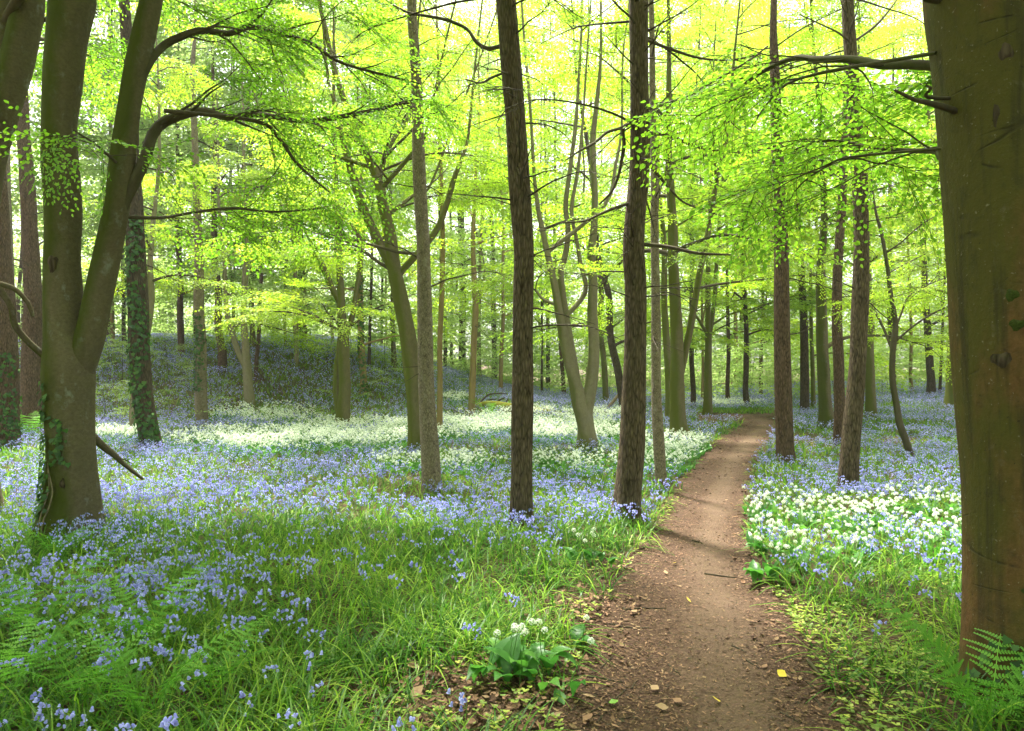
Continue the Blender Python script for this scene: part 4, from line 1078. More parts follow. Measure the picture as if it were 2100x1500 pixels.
tree('beech_tree', 'slim pale beech stem tucked against the ivy clothed trunk', 'tree',
    [(274, 894, 22), (279, 800, 17), (296, 710, 14), (310, 620, 13), (308, 540, 11), (315, 450, 9), (325, 350, 7)], 'pale', top=11, flare=(0.3, 0.2, 5), k=12, seed=6, auto=(9, 3.0, 9, 2.6, 5, 0.6, 0.9))
tree('beech_tree', 'leaning dark beech seen between the mossy footed beech and the thin spruce', 'tree',
    [(1372, 872, 18), (1372, 790, 16), (1367, 700, 15), (1362, 620, 13), (1362, 500, 11), (1350, 380, 8)], 'mossy', top=13, flare=(0.3, 0.2, 5), k=12, seed=20, auto=(11, 4.0, 11, 3.2, 5, 0.65, 0.9), merge=True)
tree('beech_tree', 'green tinged beech dividing into parallel stems, left of where the path bends', 'tree',
    [(1451, 852, 20), (1452, 800, 17), (1452, 760, 15), (1453, 700, 14), (1452, 650, 11), (1452, 560, 10), (1455, 440, 8), (1460, 330, 7)], 'mossy',
    forks=[(0.4, [(1455, 700, 10), (1465, 620, 9), (1468, 560, 8), (1475, 460, 7), (1480, 380, 6)]), (-0.4, [(1451, 695, 7), (1435, 660, 6), (1422, 640, 5)])], top=15, flare=(0.3, 0.2, 5), k=12, seed=22, auto=(18, 2.2, 14, 4.2, 6, 0.75, 0.9), merge=True)
tree('beech_tree', 'grey beech with spreading root foot between the verge conifer and the slim reddish one', 'tree',
    [(1697, 882, 38), (1693, 840, 27), (1688, 750, 24), (1685, 660, 22), (1683, 560, 18), (1690, 450, 14), (1685, 300, 11)], 'beech', top=14, flare=(0.45, 0.25, 5), k=14, seed=26, auto=(17, 1.8, 13, 3.8, 6, 0.7, 0.9), merge=True)
tree('beech_tree', 'dark straight trunk deep behind the right verge conifer, rising from blue flowers', 'tree',
    [(1650, 852, 19), (1650, 760, 17), (1648, 650, 15), (1640, 500, 12), (1630, 350, 9)], 'dark', top=15, flare=(0.25, 0.2, 5), k=10, seed=27, auto=(15, 2.0, 14, 3.8, 5, 0.7, 0.9), merge=True)
tree('beech_tree', 'bright green mossy trunk just right of the dark curved conifer', 'tree',
    [(1787, 862, 24), (1785, 800, 19), (1782, 700, 18), (1780, 600, 16), (1776, 480, 13), (1770, 350, 10)], 'mossy', top=14, flare=(0.3, 0.2, 5), k=12, seed=28, auto=(13, 3.4, 13, 3.6, 5, 0.7, 0.8), merge=True)
tree('sapling_tree', 'crooked slim sapling with thin forked stems, alone among the bluebells at the right', 'sapling',
    [(1870, 947, 15), (1858, 905, 14), (1845, 870, 14), (1838, 830, 12), (1830, 780, 12), (1830, 730, 12), (1834, 690, 13), (1836, 660, 10), (1826, 600, 9), (1820, 550, 8), (1808, 480, 7), (1795, 430, 5), (1785, 350, 3)], 'limb',
    forks=[(-0.6, [(1836, 705, 5), (1870, 672, 4), (1910, 645, 4), (1960, 622, 3)]), (0.5, [(1832, 720, 6), (1815, 680, 5), (1800, 650, 5), (1788, 625, 4)]), (0.2, [(1838, 672, 5), (1850, 640, 4), (1862, 610, 4), (1890, 590, 3), (1940, 570, 2)]), (0.3, [(1822, 560, 3), (1850, 545, 3), (1890, 525, 2)])],
    top=6.5, flare=(0.2, 0.1, 4), k=10, lump=0.1, seed=29, auto=(7, 2.6, 5.5, 1.6, 4, 0.45, 0.9))
tree('beech_tree', 'dark narrow trunk beyond the crooked sapling at the right', 'tree',
    [(1910, 818, 19), (1908, 760, 15), (1903, 690, 14), (1895, 550, 12), (1888, 350, 9)], 'dark', top=16, flare=(0.25, 0.2, 5), k=10, seed=30, auto=(17, 2.2, 15, 4.2, 5, 0.8, 0.9), merge=True)
tree('beech_tree', 'moss green beech partly hidden by the massive trunk at the right', 'tree',
    [(1958, 842, 36), (1957, 800, 30), (1958, 740, 28), (1962, 660, 27), (1966, 580, 24), (1965, 480, 20), (1950, 400, 16), (1930, 330, 13), (1905, 250, 9)], 'mossy', top=14, flare=(0.35, 0.25, 5), k=14, seed=31, auto=(14, 3.0, 13, 4.0, 5, 0.75, 0.9), merge=True)
tree('young_tree', 'thin orange brown pole of a tree right of the flaky conifer', 'tree',
    [(901, 894, 14), (902, 800, 12), (902, 700, 11), (906, 600, 11), (908, 500, 10), (905, 380, 8), (900, 200, 6)], 'tan', top=12, flare=(0.15, 0.1, 4), k=9, dead=5, seed=13, auto=(8, 4.5, 11, 2.2, 4, 0.55, 0.8), merge=True)
tree('young_tree', 'smooth tan pole of a tree standing by the mossy fallen branch', 'tree',
    [(967, 860, 15), (969, 780, 14), (972, 700, 13), (975, 630, 13), (972, 560, 11), (970, 480, 9), (975, 380, 7)], 'tan', top=13, flare=(0.15, 0.1, 4), k=9, dead=4, seed=14, auto=(9, 4.5, 12, 2.4, 4, 0.6, 0.8), merge=True)

# ---- trees farther back: (base x, base y, width, top x, bark, label) -----------
BACK = [
    (225, 706, 16, 222, 'red', 'brown trunk at the top of the bank, right beside the forked beech'),
    (256, 712, 8, 248, 'dark', 'very thin dark trunk next to the brown one on top of the bank'),
    (334, 692, 15, 330, 'dark', 'ivy darkened trunk on the crest, right of the ivy clothed trunk'),
    (351, 690, 11, 349, 'dark', 'narrower of the two ivy darkened trunks on the crest'),
    (372, 737, 13, 364, 'red', 'small reddish trunk with flared foot on the upper bank'),
    (455, 767, 17, 440, 'red', 'dark reddish trunk on the bank left of the bleached leaning limb'),
    (518, 722, 12, 512, 'mossy', 'greenish trunk on the crest behind the bleached leaning limb'),
    (525, 780, 9, 538, 'red', 'bent thin trunk on the bank just right of the pale one'),
    (607, 755, 9, 602, 'pale', 'slim pale trunk halfway up the open bluebell bank'),
    (622, 708, 17, 612, 'mossy', 'forking mossy trunk on the crest above the open bluebell bank'),
    (745, 817, 16, 738, 'tan', 'tan trunk with ivy at its foot, right of the double trunked beech'),
    (757, 764, 7, 765, 'dark', 'thin dark stem on the slope behind the tan trunk'),
    (807, 764, 11, 805, 'mossy', 'straight trunk on the slope left of the mossy leaning beech'),
    (782, 720, 6, 786, 'dark', 'thread thin trunk far up the slope, left of the mossy leaning beech'),
    (950, 766, 16, 946, 'dark', 'broad grey trunk at the slope foot beyond the smooth tan pole'),
    (983, 784, 9, 987, 'pale', 'whitish slim trunk just right of the smooth tan pole'),
    (1013, 786, 12, 1010, 'dark', 'black looking trunk left of the central conifer in the distance'),
    (1027, 810, 9, 1033, 'tan', 'lean tan trunk close to the left side of the central conifer'),
    (1112, 816, 5, 1110, 'dark', 'wire thin dark trunk right of the central conifer'),
    (1124, 807, 9, 1122, 'dark', 'dark trunk among pale reeds right of the central conifer'),
    (1157, 817, 9, 1135, 'red', 'leaning brown trunk left of the many stemmed beech'),
    (1243, 832, 13, 1226, 'mossy', 'lime green mossy trunk right of the many stemmed beech'),
    (1281, 852, 18, 1235, 'dark', 'dark trunk leaning left from behind the rough conifer'),
    (1422, 840, 11, 1420, 'dark', 'dark narrow trunk right of the mossy footed beech'),
    (1441, 832, 6, 1438, 'tan', 'faint thin trunk behind the green tinged beech'),
    (1494, 834, 9, 1492, 'red', 'dark reddish trunk standing alone left of the bend of the path'),
    (1532, 837, 12, 1524, 'dark', 'single dark trunk right behind the bend of the path'),
    (1560, 822, 8, 1566, 'red', 'distant trunk above the bend, left of the right verge conifer'),
    (1668, 842, 9, 1662, 'mossy', 'thin mossy trunk between the dark straight trunk and the grey beech'),
    (1830, 812, 12, 1822, 'dark', 'trunk in shade behind the crooked sapling'),
    (1927, 815, 6, 1940, 'dark', 'thin stick of a tree leaning beside the moss green beech'),
    (1870, 808, 7, 1862, 'tan', 'slender trunk in the thicket right of the crooked sapling'),
]
for i, (bx, by, w, tx, bm, lab) in enumerate(BACK):
    rgk = np.random.default_rng(500 + i)
    path = [(bx, by, w * 1.15)]
    for q in (0.12, 0.3, 0.5, 0.75, 1.0):
        path.append((bx + (tx - bx) * q + rgk.normal(0, 0.15 * w), by - q * 330, w * (1 - 0.35 * q)))
    top = min(24, max(13, 1.8 + 0.58 * hit(bx, by)[1])) + rgk.uniform(-1, 1)
    fk = []
    if i % 3 == 0:
        fk = [(rgk.uniform(-.6, .6), [(path[3][0], path[3][1], w * .6), (path[3][0] + rgk.choice([-1, 1]) * w * 1.2, path[3][1] - 70, w * .5), (path[3][0] + rgk.choice([-1, 1]) * w * 2.2, path[3][1] - 190, w * .38)])]
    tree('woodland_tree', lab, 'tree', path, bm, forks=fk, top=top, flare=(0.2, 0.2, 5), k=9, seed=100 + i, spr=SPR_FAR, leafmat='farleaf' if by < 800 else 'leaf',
         auto=(15, 1.5, top - 1, 4.0, 5, 0.95, 0.38), merge=True, ivy=(0, 5, 260, 0.10, 0) if 'ivy' in lab else None, group='trees standing farther back in the wood')
rgf = np.random.default_rng(900)
for i in range(42):     # the last rank that still reads as single trees
    y = rgf.uniform(40, 56); x = (i / 41 * 2 - 1) * 0.82 * y + rgf.normal(0, 1.2)
    u, v = project(x, y, float(gz(x, y)))
    w = rgf.uniform(0.14, 0.34) * F / y
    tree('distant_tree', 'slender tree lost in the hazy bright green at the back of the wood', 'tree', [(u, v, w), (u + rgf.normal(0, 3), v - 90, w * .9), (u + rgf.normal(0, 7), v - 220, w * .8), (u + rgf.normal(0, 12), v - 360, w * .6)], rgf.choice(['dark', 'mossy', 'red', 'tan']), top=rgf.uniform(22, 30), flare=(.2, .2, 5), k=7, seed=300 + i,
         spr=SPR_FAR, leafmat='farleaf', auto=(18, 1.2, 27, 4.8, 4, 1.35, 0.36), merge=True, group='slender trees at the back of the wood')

# ---- far wood, added shade foliage and undergrowth ------------------------------------------
def mass(name, label, cat, n, y0, y1, zlo, zhi, sc, lm, seed, half=0.85, dens=None, spr=SPR_FAR, around=0):
    rg = np.random.default_rng(seed)
    y = rg.uniform(y0, y1, n); x = rg.uniform(-1, 1, n) * half * y
    g = gz(x, y); z = g + zlo + (zhi - zlo) * rg.uniform(0, 1, n) ** 1.1
    if around:      # the wood goes on unseen beside and behind, added to darken the foreground
        m_ = around
        a = rg.uniform(0, 2 * PI, m_); r = rg.uniform(11, 34, m_); xa, ya = r * np.sin(a), r * np.cos(a)
        keep = (ya < 0) | (np.abs(xa) > 0.80 * ya + 3.5)
        xa, ya = xa[keep], ya[keep]
        xo, yo, zo = rg.uniform(-10, 10, m_ // 3), rg.uniform(-9, 7, m_ // 3), rg.uniform(7.5, 15, m_ // 3)  # unseen leaves added overhead to shade the foreground
        up_ = zo > 3.4 + 0.62 * np.clip(yo, 0, None)
        ro = (zo - gz(xo, yo))[up_]
        xa, ya = np.r_[xa, xo[up_]], np.r_[ya, yo[up_]]; n_o = len(ro)
        x, y, z = np.r_[x, xa], np.r_[y, ya], np.r_[z, gz(xa, ya) + np.r_[rg.uniform(1.2, 18, len(xa) - n_o), ro]]; n = len(x); g = gz(x, y)
    k = np.ones(n, bool)
    if dens is not None: k = rg.uniform(0, 1, n) < dens(x, y, z - g)
    P = np.stack([x, y, z], -1)[k]; az = rg.uniform(0, 2 * PI, len(P))
    mb = MB()
    scatter(mb, spr, P, frames(np.stack([np.cos(az), np.sin(az), rg.normal(-0.1, .15, len(P))], -1), 0.25, rg), sc * rg.uniform(.6, 1.4, len(P)), rg.normal(0, .14, len(P)), rg)
    tag(obj(name, mb.mesh(name, [M[lm], M['twig']])), label, cat, kind='stuff')
mass('far_woodland_and_shade_leaves', 'pale green mass of far foliage, with unseen leaves added around and overhead for shade', 'woodland', 26000, 54, 74, 0.0, 40, 1.6, 'farleaf', 5, around=9000, dens=lambda x, y, h: (0.55 + 0.6 * wob(x * .35, h * .5 + y * .1, 1.0, 2.0)) * (1.05 - 0.72 * ss(9, 24, h)))
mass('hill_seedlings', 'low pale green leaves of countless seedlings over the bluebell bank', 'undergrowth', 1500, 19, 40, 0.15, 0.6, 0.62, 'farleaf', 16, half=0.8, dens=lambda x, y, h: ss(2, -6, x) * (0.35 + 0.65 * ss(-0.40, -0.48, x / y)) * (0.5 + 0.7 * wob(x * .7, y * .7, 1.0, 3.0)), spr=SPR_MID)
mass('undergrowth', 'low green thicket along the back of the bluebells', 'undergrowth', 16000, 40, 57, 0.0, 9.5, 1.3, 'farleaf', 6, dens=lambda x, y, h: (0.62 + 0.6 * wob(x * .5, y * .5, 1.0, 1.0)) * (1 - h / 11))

def low_sapling(px, py, n, sc, h, label, seed, tplset=SPR_MID, group=None):
    rg = np.random.default_rng(seed)
    p = hit(px, py); t = thing('beech_seedling' if h < 2.5 else 'young_beech', label, 'seedling' if h < 2.5 else 'young tree', p, group)
    w = MB(); S = grow(rg, np.zeros(3), np.array([0, 0, 1.0]), h, 5, 0.05, 0.15); tube(w, S, np.linspace(0.014, 0.005, len(S)), 5, 2)
    for i in range(5):
        a = rg.uniform(0, 6.3); q = S[rg.integers(2, len(S))]
        U = grow(rg, q, np.array([math.cos(a), math.sin(a), .15]), h * .7, 4, -.03, .15); tube(w, U, np.linspace(0.007, 0.003, len(U)), 4, 1)
    obj('stem', w.mesh('stem', M['twig'], True), t)
    c = Crown()
    for i in range(n):
        a = rg.uniform(0, 6.3); r = rg.uniform(.05, 1) * h * .75; z = h * ((0.45 if h < 2.5 else 0.15) + (0.6 if h < 2.5 else 0.9) * rg.uniform(0, 1)) - 0.12 * r
        c.put(np.array([math.cos(a) * r * .6, math.sin(a) * r * .6, z]), np.array([math.cos(a), math.sin(a), rg.normal(0, .1)]), sc * rg.uniform(.7, 1.2))
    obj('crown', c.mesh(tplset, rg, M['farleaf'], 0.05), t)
low_sapling(250, 790, 26, 0.75, 1.9, 'low layered beech seedling glowing pale green behind the forked beech', 1)
low_sapling(345, 780, 20, 0.7, 1.6, 'layered seedling with pale leaves right of the ivy clothed trunk', 2)
low_sapling(215, 860, 22, 0.6, 1.3, 'bushy green seedling near the right stem of the forked beech', 3)
low_sapling(400, 800, 14, 0.5, 1.0, 'small seedling by the slender white flecked trunk', 4)
low_sapling(110, 850, 18, 0.6, 1.4, 'green seedling in the gap left of the forked beech', 5)
low_sapling(780, 815, 16, 0.6, 1.2, 'leafy seedling on the slope behind the mossy leaning beech', 6)
low_sapling(1010, 800, 16, 0.7, 1.6, 'pale fresh seedling behind the mossy fallen branch', 7)
low_sapling(1500, 812, 20, 0.9, 2.2, 'bright layered young beech where the path disappears', 8)
low_sapling(1575, 815, 20, 0.9, 2.4, 'leafy young beech behind the right verge conifer', 9)
low_sapling(1810, 822, 18, 0.8, 1.6, 'low green bush of beech behind the crooked sapling', 10)

rgu = np.random.default_rng(77)
for i, (ux, uy) in enumerate(((120, 770), (190, 740), (300, 705), (410, 712), (480, 708), (570, 702), (660, 715), (720, 738), (790, 755), (850, 770), (905, 770), (990, 790), (1060, 800), (1120, 803), (1190, 818), (1250, 822), (1320, 826), (1400, 828), (1470, 822), (1540, 826), (1600, 824), (1650, 826), (1710, 828), (1760, 822), (1820, 806), (1880, 805), (1940, 806))):
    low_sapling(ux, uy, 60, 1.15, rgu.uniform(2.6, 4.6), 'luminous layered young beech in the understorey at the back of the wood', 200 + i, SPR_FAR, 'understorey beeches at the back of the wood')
# ---- fallen wood -----------------------------------------------------------
def sticks(name, label, cat, base, parts, seed):
    """Fallen wood from px paths at given depths: (path with width, start depth, end depth, part name, bark)."""
    p = hit(*base); t = thing(name, label, cat, p)
    for i, (path, Ya, Yb, pn, bm) in enumerate(parts):
        path = np.array(path, float); q = np.linspace(0, 1, len(path)); Y = p[1] + Ya + (Yb - Ya) * q
        P = np.stack([(path[:, 0] - CX) / F * Y, Y, CH - (path[:, 1] - HY) / F * Y], -1)
        P[:, 2] = np.maximum(P[:, 2], gz(P[:, 0], P[:, 1]) + 0.02)
        mb = MB(); tube(mb, P - p, path[:, 2] / 2 / F * Y, 8, 4, 0, 0.15, None, seed + i)
        obj(pn, mb.mesh(pn, M[bm], True), t)
sticks('fallen_branch', 'mossy yellow green fallen bough lying across the garlic behind the central conifer', 'fallen branch', (1000, 848),
    [([(970, 834, 9), (1000, 830, 15), (1030, 833, 19), (1060, 838, 17), (1100, 842, 13), (1150, 850, 9), (1190, 860, 7), (1240, 875, 5)], 0, -1.5, 'bough', 'mosslog'),
     ([(985, 830, 7), (990, 845, 7), (1005, 858, 6), (1010, 862, 4)], -0.2, -0.8, 'branch', 'mosslog'), ([(1000, 836, 7), (1020, 846, 8), (1050, 850, 7), (1080, 856, 5)], -0.3, -0.9, 'branch', 'mosslog'), ([(1015, 832, 4), (1022, 822, 4), (1036, 816, 2)], 0.1, 0.1, 'branch', 'twig'),
     ([(1035, 830, 3), (1040, 822, 3), (1042, 818, 2)], 0.1, 0.1, 'branch', 'twig'), ([(970, 836, 5), (985, 848, 5), (1000, 851, 4), (1030, 858, 3)], -0.1, -0.9, 'branch', 'limb'), ([(1090, 846, 6), (1110, 862, 5), (1140, 866, 4), (1170, 880, 3)], -0.8, -1.8, 'branch', 'limb'),
     ([(980, 832, 4), (995, 815, 4), (1010, 808, 3), (1040, 808, 2)], 0.1, 0.3, 'branch', 'twig'), ([(995, 828, 3), (1005, 820, 3), (1018, 819, 2)], 0.1, 0.2, 'branch', 'twig'),
     ([(1040, 834, 8), (1060, 848, 7), (1090, 862, 6), (1125, 880, 5), (1155, 890, 4), (1165, 892, 2)], -.2, -3.4, 'branch', 'mosslog'),
     ([(1030, 836, 5), (1045, 852, 4), (1060, 858, 3)], -.3, -.9, 'branch', 'deadwood'), ([(1120, 878, 4), (1140, 875, 3), (1160, 880, 2)], -3, -3.2, 'branch', 'twig')], 1)
sticks('brush_pile', 'small heap of dead brown brushwood beside the many stemmed beech', 'brush pile', (1228, 856),
    [([(1205 + i * 5, 856 - (i % 3) * 4, 3), (1222 + i * 3, 843 + (i % 4) * 3, 3), (1228 + ((i * 37) % 30), 850 + (i % 3) * 3, 2)], -0.2 + .05 * i, .3, 'stick', 'limb' if i % 2 else 'twig') for i in range(10)], 2)
sticks('dead_bough', 'pale bare bough propped at a slant beside the rough conifer', 'fallen branch', (1232, 850),
    [([(1232, 848, 6), (1250, 832, 7), (1270, 808, 6), (1285, 785, 5), (1300, 765, 3)], 0.3, 0.5, 'bough', 'deadwood')], 3)
p = hit(965, 800); t = thing('holly_bush', 'dark little holly bush at the slope foot behind the smooth tan pole', 'bush', p)
w = MB(); c = Crown(); rgh = np.random.default_rng(8)
S = grow(rgh, np.zeros(3), np.array([0, 0, 1.0]), 0.8, 4, 0, .1); tube(w, S, np.linspace(.03, .01, len(S)), 6, 2); obj('stem', w.mesh('stem', M['twig'], True), t)
for i in range(60):
    d = rgh.normal(0, 1, 3); d /= np.linalg.norm(d); c.put(np.array([0, 0, .55]) + d * np.array([.45, .45, .4]) * rgh.uniform(.2, 1), d, .35)
obj('crown', c.mesh(SPR_MID, rgh, M['ivy'], 0), t)

def ground_stick(name, label, pts, bm, group=None, cat='stick', seed=0, lift=0.012):
    P = np.array([hit(px, py) for px, py, w in pts]); W = np.array([w for _, _, w in pts]) / 2 / F * P[:, 1]
    P[:, 2] += W * 0.6 + lift
    o0 = P[0].copy(); mb = MB(); tube(mb, P - o0, W, 7, 4, 0, 0.12, None, seed)
    o = obj(name, mb.mesh(name, M[bm], True), None, tuple(o0)); tag(o, label, cat, group)
ground_stick('broken_stick', 'thick broken stick with peeling bark lying at the edge of the leaf litter', [(762, 1396, 9), (790, 1380, 12), (815, 1362, 11), (836, 1342, 8)], 'limb', lift=0.03)
ground_stick('broken_stick', 'thin dry stick pointing up into the grass above the thick broken one', [(842, 1370, 5), (858, 1335, 4), (868, 1310, 3), (876, 1285, 2)], 'limb', lift=0.05)
ground_stick('broken_stick', 'short dark stick on the right margin of the path', [(1655, 1362, 6), (1668, 1378, 8), (1680, 1390, 6)], 'limb')
TW = [((1180, 1392), (1230, 1398), (1277, 1406)), ((1205, 1470), (1260, 1440), (1285, 1418)), ((1215, 1500), (1235, 1478), (1250, 1462)), ((1250, 1285), (1290, 1292), (1330, 1292)), ((1280, 1255), (1320, 1252), (1365, 1254)), ((1230, 1378), (1248, 1360), (1258, 1350)),
      ((1295, 1420), (1302, 1408), (1308, 1400)), ((1660, 1430), (1676, 1445), (1690, 1452)), ((1650, 1400), (1668, 1420), (1684, 1464)), ((1600, 1470), (1625, 1480), (1640, 1492)), ((1445, 1180), (1480, 1186), (1512, 1190)), ((1500, 1328), (1518, 1336), (1530, 1342)), ((1530, 1360), (1545, 1370), (1556, 1374)), ((1370, 1370), (1384, 1380), (1396, 1392)), ((1420, 1112), (1432, 1115), (1440, 1117)), ((1150, 1482), (1175, 1462), (1190, 1440)), ((1270, 1480), (1290, 1478), (1308, 1470))]
for i, tw in enumerate(TW):
    ground_stick('twig', 'thin dark twig lying on the trodden brown path', [(tw[0][0], tw[0][1], 4), (tw[1][0], tw[1][1], 4), (tw[2][0], tw[2][1], 2.5)], 'twig', 'twigs on the path', 'twig', i, 0.008)

# ---- leaves on the ground ---------------------------------------------------
def dead_leaf(mb, p, az, L, rg, curl, W=0.6, m=0, tint=None):
    d = np.array([math.cos(az), math.sin(az), rg.normal(0, .25)]); d /= np.linalg.norm(d)
    n = np.array([rg.normal(0, .3), rg.normal(0, .3), 1.0]); n -= d * np.dot(n, d); n /= np.linalg.norm(n); s = np.cross(n, d)
    t = np.linspace(-.5, .5, 5); w = np.array([0.03, 0.36, 0.5, 0.26, 0.01]) * W * L * rg.uniform(.75, 1.1)
    C = p + d * (t * L)[:, None] + n * (curl * L * t ** 2)[:, None]
    ribbon(mb, C, w, s, m, rg.uniform(.2, .8) if tint is None else tint, curl * .5, n)
def litter():
    rg = np.random.default_rng(77)
    mb = MB()
    # whole dead leaves
    for y0, y1, per, L in ((2.2, 5, 1100, .05), (5, 9, 190, .055), (9, 24, 16, .085)):
        area = 0.8 * (y1 ** 2 - y0 ** 2) + 2 * (y1 - y0)
        x, y, z, u, v = sample(int(area * per), y0, y1, rg)
        dl = np.zeros_like(u)
        for e in LITTER[:10]: dl = np.maximum(dl, ell(u, v, *e))
        l, r = path_edges(v)
        den = np.maximum(0.02, dl) + 0.16 * (np.minimum(np.abs(u - l), np.abs(u - r)) < 0.22 * (r - l)) * (v > 900)
        den = np.where(on_path(u, v, -0.25), 0.006, den)
        for i in np.nonzero(rg.uniform(0, 1, len(u)) < den)[0]:
            on = bool(on_path(u[i:i + 1], v[i:i + 1])[0])
            dead_leaf(mb, np.array([x[i], y[i], z[i] + (0.018 if on else rg.uniform(.015, .05))]), rg.uniform(0, 6.3), L * rg.uniform(.5, 1.1), rg, rg.uniform(.1, .9), 0.55, 0 if rg.uniform(0, 1) < .86 else 1)
    # crumbs: bits of bark, bud scales and leaf shreds on the path
    for y0, y1, per, L in ((2.2, 4.2, 4200, .017), (4.2, 8, 1700, .021), (8, 24, 240, .034)):
        area = 0.8 * (y1 ** 2 - y0 ** 2) + 2 * (y1 - y0)
        x, y, z, u, v = sample(int(area * per), y0, y1, rg)
        l, r = path_edges(v); c = (u - l) / (r - l)
        worn = np.exp(-((c - 0.62) / 0.24) ** 2)
        den = np.where(on_path(u, v, 0.12), 1 - 0.66 * worn, 0) + 0.5 * (d_bare(u, v, x, y) > .35)
        k = rg.uniform(0, 1, len(u)) < den
        P = np.stack([x, y, z + 0.014 + rg.uniform(0, .006, len(x))], -1)[k]; n = len(P)
        az = rg.uniform(0, 2 * PI, n); d = np.stack([np.cos(az), np.sin(az), rg.normal(0, .2, n)], -1); f = frames(d, .35, rg)
        ll = L * rg.uniform(.5, 1.5, n); ww = ll * rg.uniform(.15, .5, n)
        a = f[:, :, 0] * ll[:, None] * .5; b = f[:, :, 1] * ww[:, None] * .5
        V = np.stack([P - a - b * .5, P + a * .7 - b, P + a + b * .4, P - a * .6 + b], 1).reshape(-1, 3)
        pick = rg.uniform(0, 1, n)
        mb.add(V, np.arange(n * 4).reshape(-1, 4), np.where(pick < .72, 0, np.where(pick < .84, 1, 2)), rg.uniform(-0.1, .9, n))
    tag(obj('leaf_litter', mb.mesh('leaf_litter', [M['litter'], M['paleleaf'], M['twig']])), 'brown dead leaves, bark crumbs and bud scales strewn over path and verge', 'leaf litter', kind='stuff')
    # herbs on the verge
    mb = MB()
    for y0, y1, per, L in ((2.2, 5, 700, .024), (5, 9, 330, .03), (9, 24, 60, .05)):
        area = 0.8 * (y1 ** 2 - y0 ** 2) + 2 * (y1 - y0)
        x, y, z, u, v = sample(int(area * per), y0, y1, rg)
        den = np.clip(d_bare(u, v, x, y) * 1.1 - 0.15, 0, 1) * (0.55 + .7 * wob(x, y, 4.0, .7))
        den = np.where((u > 1560) & (v > 1150), den * 1.5, den * .7)
        den = np.where(on_path(u, v, -0.02), 0, den)
        for i in np.nonzero(rg.uniform(0, 1, len(u)) < den)[0]:
            p = np.array([x[i], y[i], z[i] + rg.uniform(.02, .07)]); tn = rg.uniform(.1, .95)
            for q in range(3):
                a = q * 2.1 + rg.uniform(0, 1); ax = np.array([math.cos(a), math.sin(a), rg.uniform(-.1, .4)]); ax /= np.linalg.norm(ax)
                nr = np.array([0, 0, 1.0]) - ax * ax[2]; nr /= np.linalg.norm(nr)
                V, Q = leaf_quads(p, ax, nr, L * rg.uniform(.7, 1.2), L * .85, False); mb.add(V, Q, 0, tn)
    tag(obj('verge_herbs', mb.mesh('verge_herbs', M['herb'])), 'tiny yellow green herbs creeping over the path verges', 'ground cover', kind='stuff')
litter()
LV = [(1342, 1425, 'paleleaf', .05, 'square buff leaf lying flat on the lower path'), (1357, 1465, 'paleleaf', .055, 'buff leaf with a pointed lobe near the bottom of the path'), (1258, 1455, 'greenleaf', .055, 'yellowish green fallen leaf on the dark soil left of the path'), (1469, 1450, 'yellowleaf', .055, 'bright yellow leaf on the worn middle of the path'),
      (1275, 1302, 'greenleaf', .03, 'small round green leaf on the path soil'), (1148, 1446, 'garlic', .09, 'broad green garlic leaf lying below the garlic clump'), (1225, 1362, 'paleleaf', .06, 'folded tan leaf between the garlic clump and the path'), (1300, 1265, 'paleleaf', .05, 'pale tan leaf beside a twig on the left half of the path'),
      (1205, 1486, 'litter', .06, 'curled brown leaf at the bottom edge left of the path'), (1390, 1452, 'litter', .045, 'brown leaf right of the square buff one'), (848, 1380, 'paleleaf', .07, 'pale curled leaf at the tip of the thick broken stick'), (855, 1432, 'paleleaf', .075, 'upright pale leaf in the middle of the leaf litter'), (1365, 1182, 'paleleaf', .05, 'light leaf on the sunny stretch of the path'), (1412, 1240, 'yellowleaf', .04, 'slim yellow leaf in the middle of the path'), (1604, 1396, 'yellowleaf', .05, 'yellowed leaf at the right margin of the path'), (1383, 1163, 'yellowleaf', .04, 'tiny yellow leaf where the path narrows')]
for i, (px, py, mt, L, lab) in enumerate(LV):
    p = hit(px, py); rg = np.random.default_rng(i); mb = MB()
    dead_leaf(mb, np.array([0, 0, .03]), rg.uniform(0, 6.3), L * 1.25, rg, .25, .75, 0, .7)
    tag(obj('fallen_leaf', mb.mesh('fallen_leaf', M[mt], True), None, tuple(p)), lab, 'leaf')

# ------------------------------------------------------------------ daylight, camera, render
SUN_EL, SUN_AZ = math.radians(66), math.radians(-25)      # high, ahead and a little to the left
w = bpy.data.worlds.new('World'); SC.world = w; w.use_nodes = True
nt = w.node_tree; nt.nodes.clear()
sky = nt.nodes.new('ShaderNodeTexSky'); sky.sky_type = 'NISHITA'; sky.sun_disc = False
sky.sun_elevation = SUN_EL; sky.sun_rotation = SUN_AZ; sky.dust_density = 6.0; sky.air_density = 1.0; sky.ozone_density = 1.0
hs = nt.nodes.new('ShaderNodeHueSaturation'); hs.inputs['Saturation'].default_value = 0.35
bg = nt.nodes.new('ShaderNodeBackground'); bg.inputs['Strength'].default_value = 0.105
wo = nt.nodes.new('ShaderNodeOutputWorld')
nt.links.new(sky.outputs[0], hs.inputs['Color']); nt.links.new(hs.outputs[0], bg.inputs['Color']); nt.links.new(bg.outputs[0], wo.inputs['Surface'])
sl = bpy.data.lights.new('sun', 'SUN'); sl.energy = 3.4; sl.angle = math.radians(6); sl.color = (1.0, 0.95, 0.86)
so = bpy.data.objects.new('sun', sl); COL.objects.link(so)
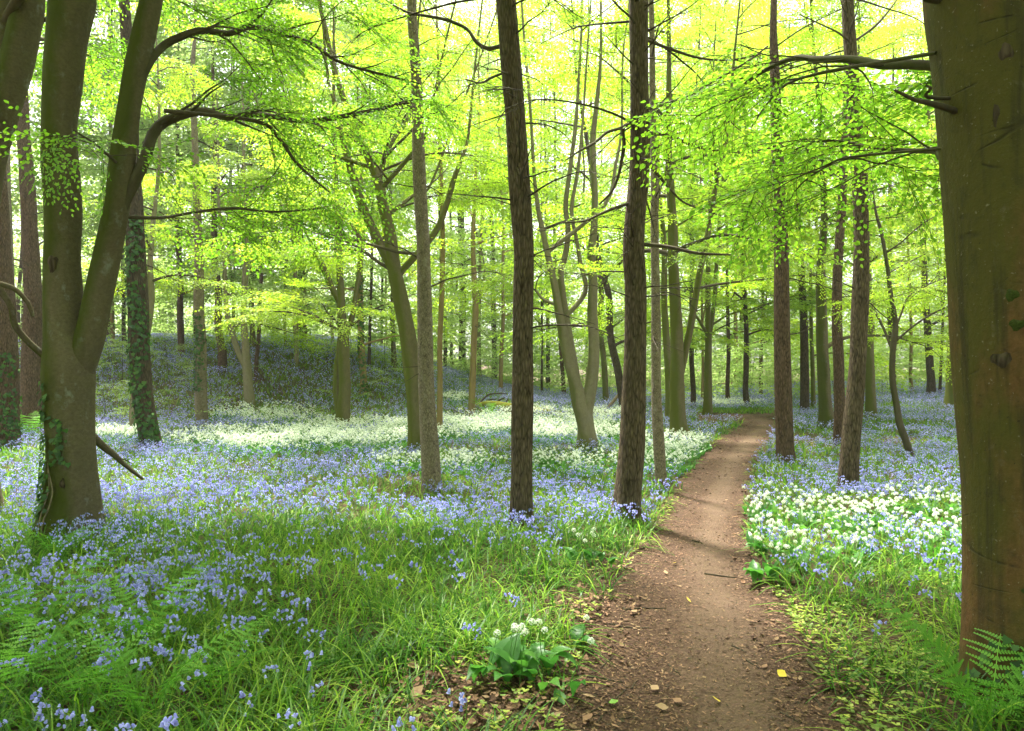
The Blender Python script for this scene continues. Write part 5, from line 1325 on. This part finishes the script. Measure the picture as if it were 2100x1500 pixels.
d = np.array([math.sin(SUN_AZ) * math.cos(SUN_EL), math.cos(SUN_AZ) * math.cos(SUN_EL), math.sin(SUN_EL)])
from mathutils import Vector
so.rotation_euler = Vector(-d).to_track_quat('-Z', 'Y').to_euler(); so.location = tuple(d * 60)

cam = bpy.data.cameras.new('camera'); co = bpy.data.objects.new('camera', cam); COL.objects.link(co)
cam.sensor_width = 36; cam.lens = 36 * F / 2100; cam.clip_start = 0.05; cam.clip_end = 2000
cam.shift_y = (HY - 750) / 2100
co.location = (0, 0, CH); co.rotation_euler = (PI / 2, 0, 0)
SC.camera = co

SC.view_settings.view_transform = 'Standard'; SC.view_settings.look = 'None'; SC.view_settings.exposure = 2.42; SC.view_settings.gamma = 1
cy = SC.cycles
cy.max_bounces = 6; cy.diffuse_bounces = 4; cy.transmission_bounces = 4; cy.glossy_bounces = 2; cy.transparent_max_bounces = 4
cy.sample_clamp_indirect = 6
cy.use_adaptive_sampling = True; cy.adaptive_threshold = 0.02
cy.use_denoising = True
try:
    cy.denoiser = 'OPENIMAGEDENOISE'; cy.denoising_input_passes = 'RGB_ALBEDO_NORMAL'; cy.denoising_prefilter = 'ACCURATE'
except Exception: pass

if HAZE:
    hm = bpy.data.materials.new('haze_air'); hm.use_nodes = True; hn = hm.node_tree; hn.nodes.clear()
    ho = hn.nodes.new('ShaderNodeOutputMaterial'); pv = hn.nodes.new('ShaderNodeVolumePrincipled')
    pv.inputs['Color'].default_value = (0.93, 0.97, 0.90, 1); pv.inputs['Density'].default_value = HAZE; pv.inputs['Anisotropy'].default_value = 0.3
    hn.links.new(pv.outputs[0], ho.inputs['Volume'])
    mb = MB(); V = np.array([[x, y, z] for z in (-3, 48) for y in (-60, 330) for x in (-280, 280)], float)
    mb.add(V, [[0, 2, 3, 1], [4, 5, 7, 6], [0, 1, 5, 4], [2, 6, 7, 3], [0, 4, 6, 2], [1, 3, 7, 5]])
    tag(obj('haze', mb.mesh('haze', hm)), 'thin pale haze in the air of the wood', 'haze', kind='stuff')
    cy.volume_bounces = 0; cy.volume_max_steps = 64
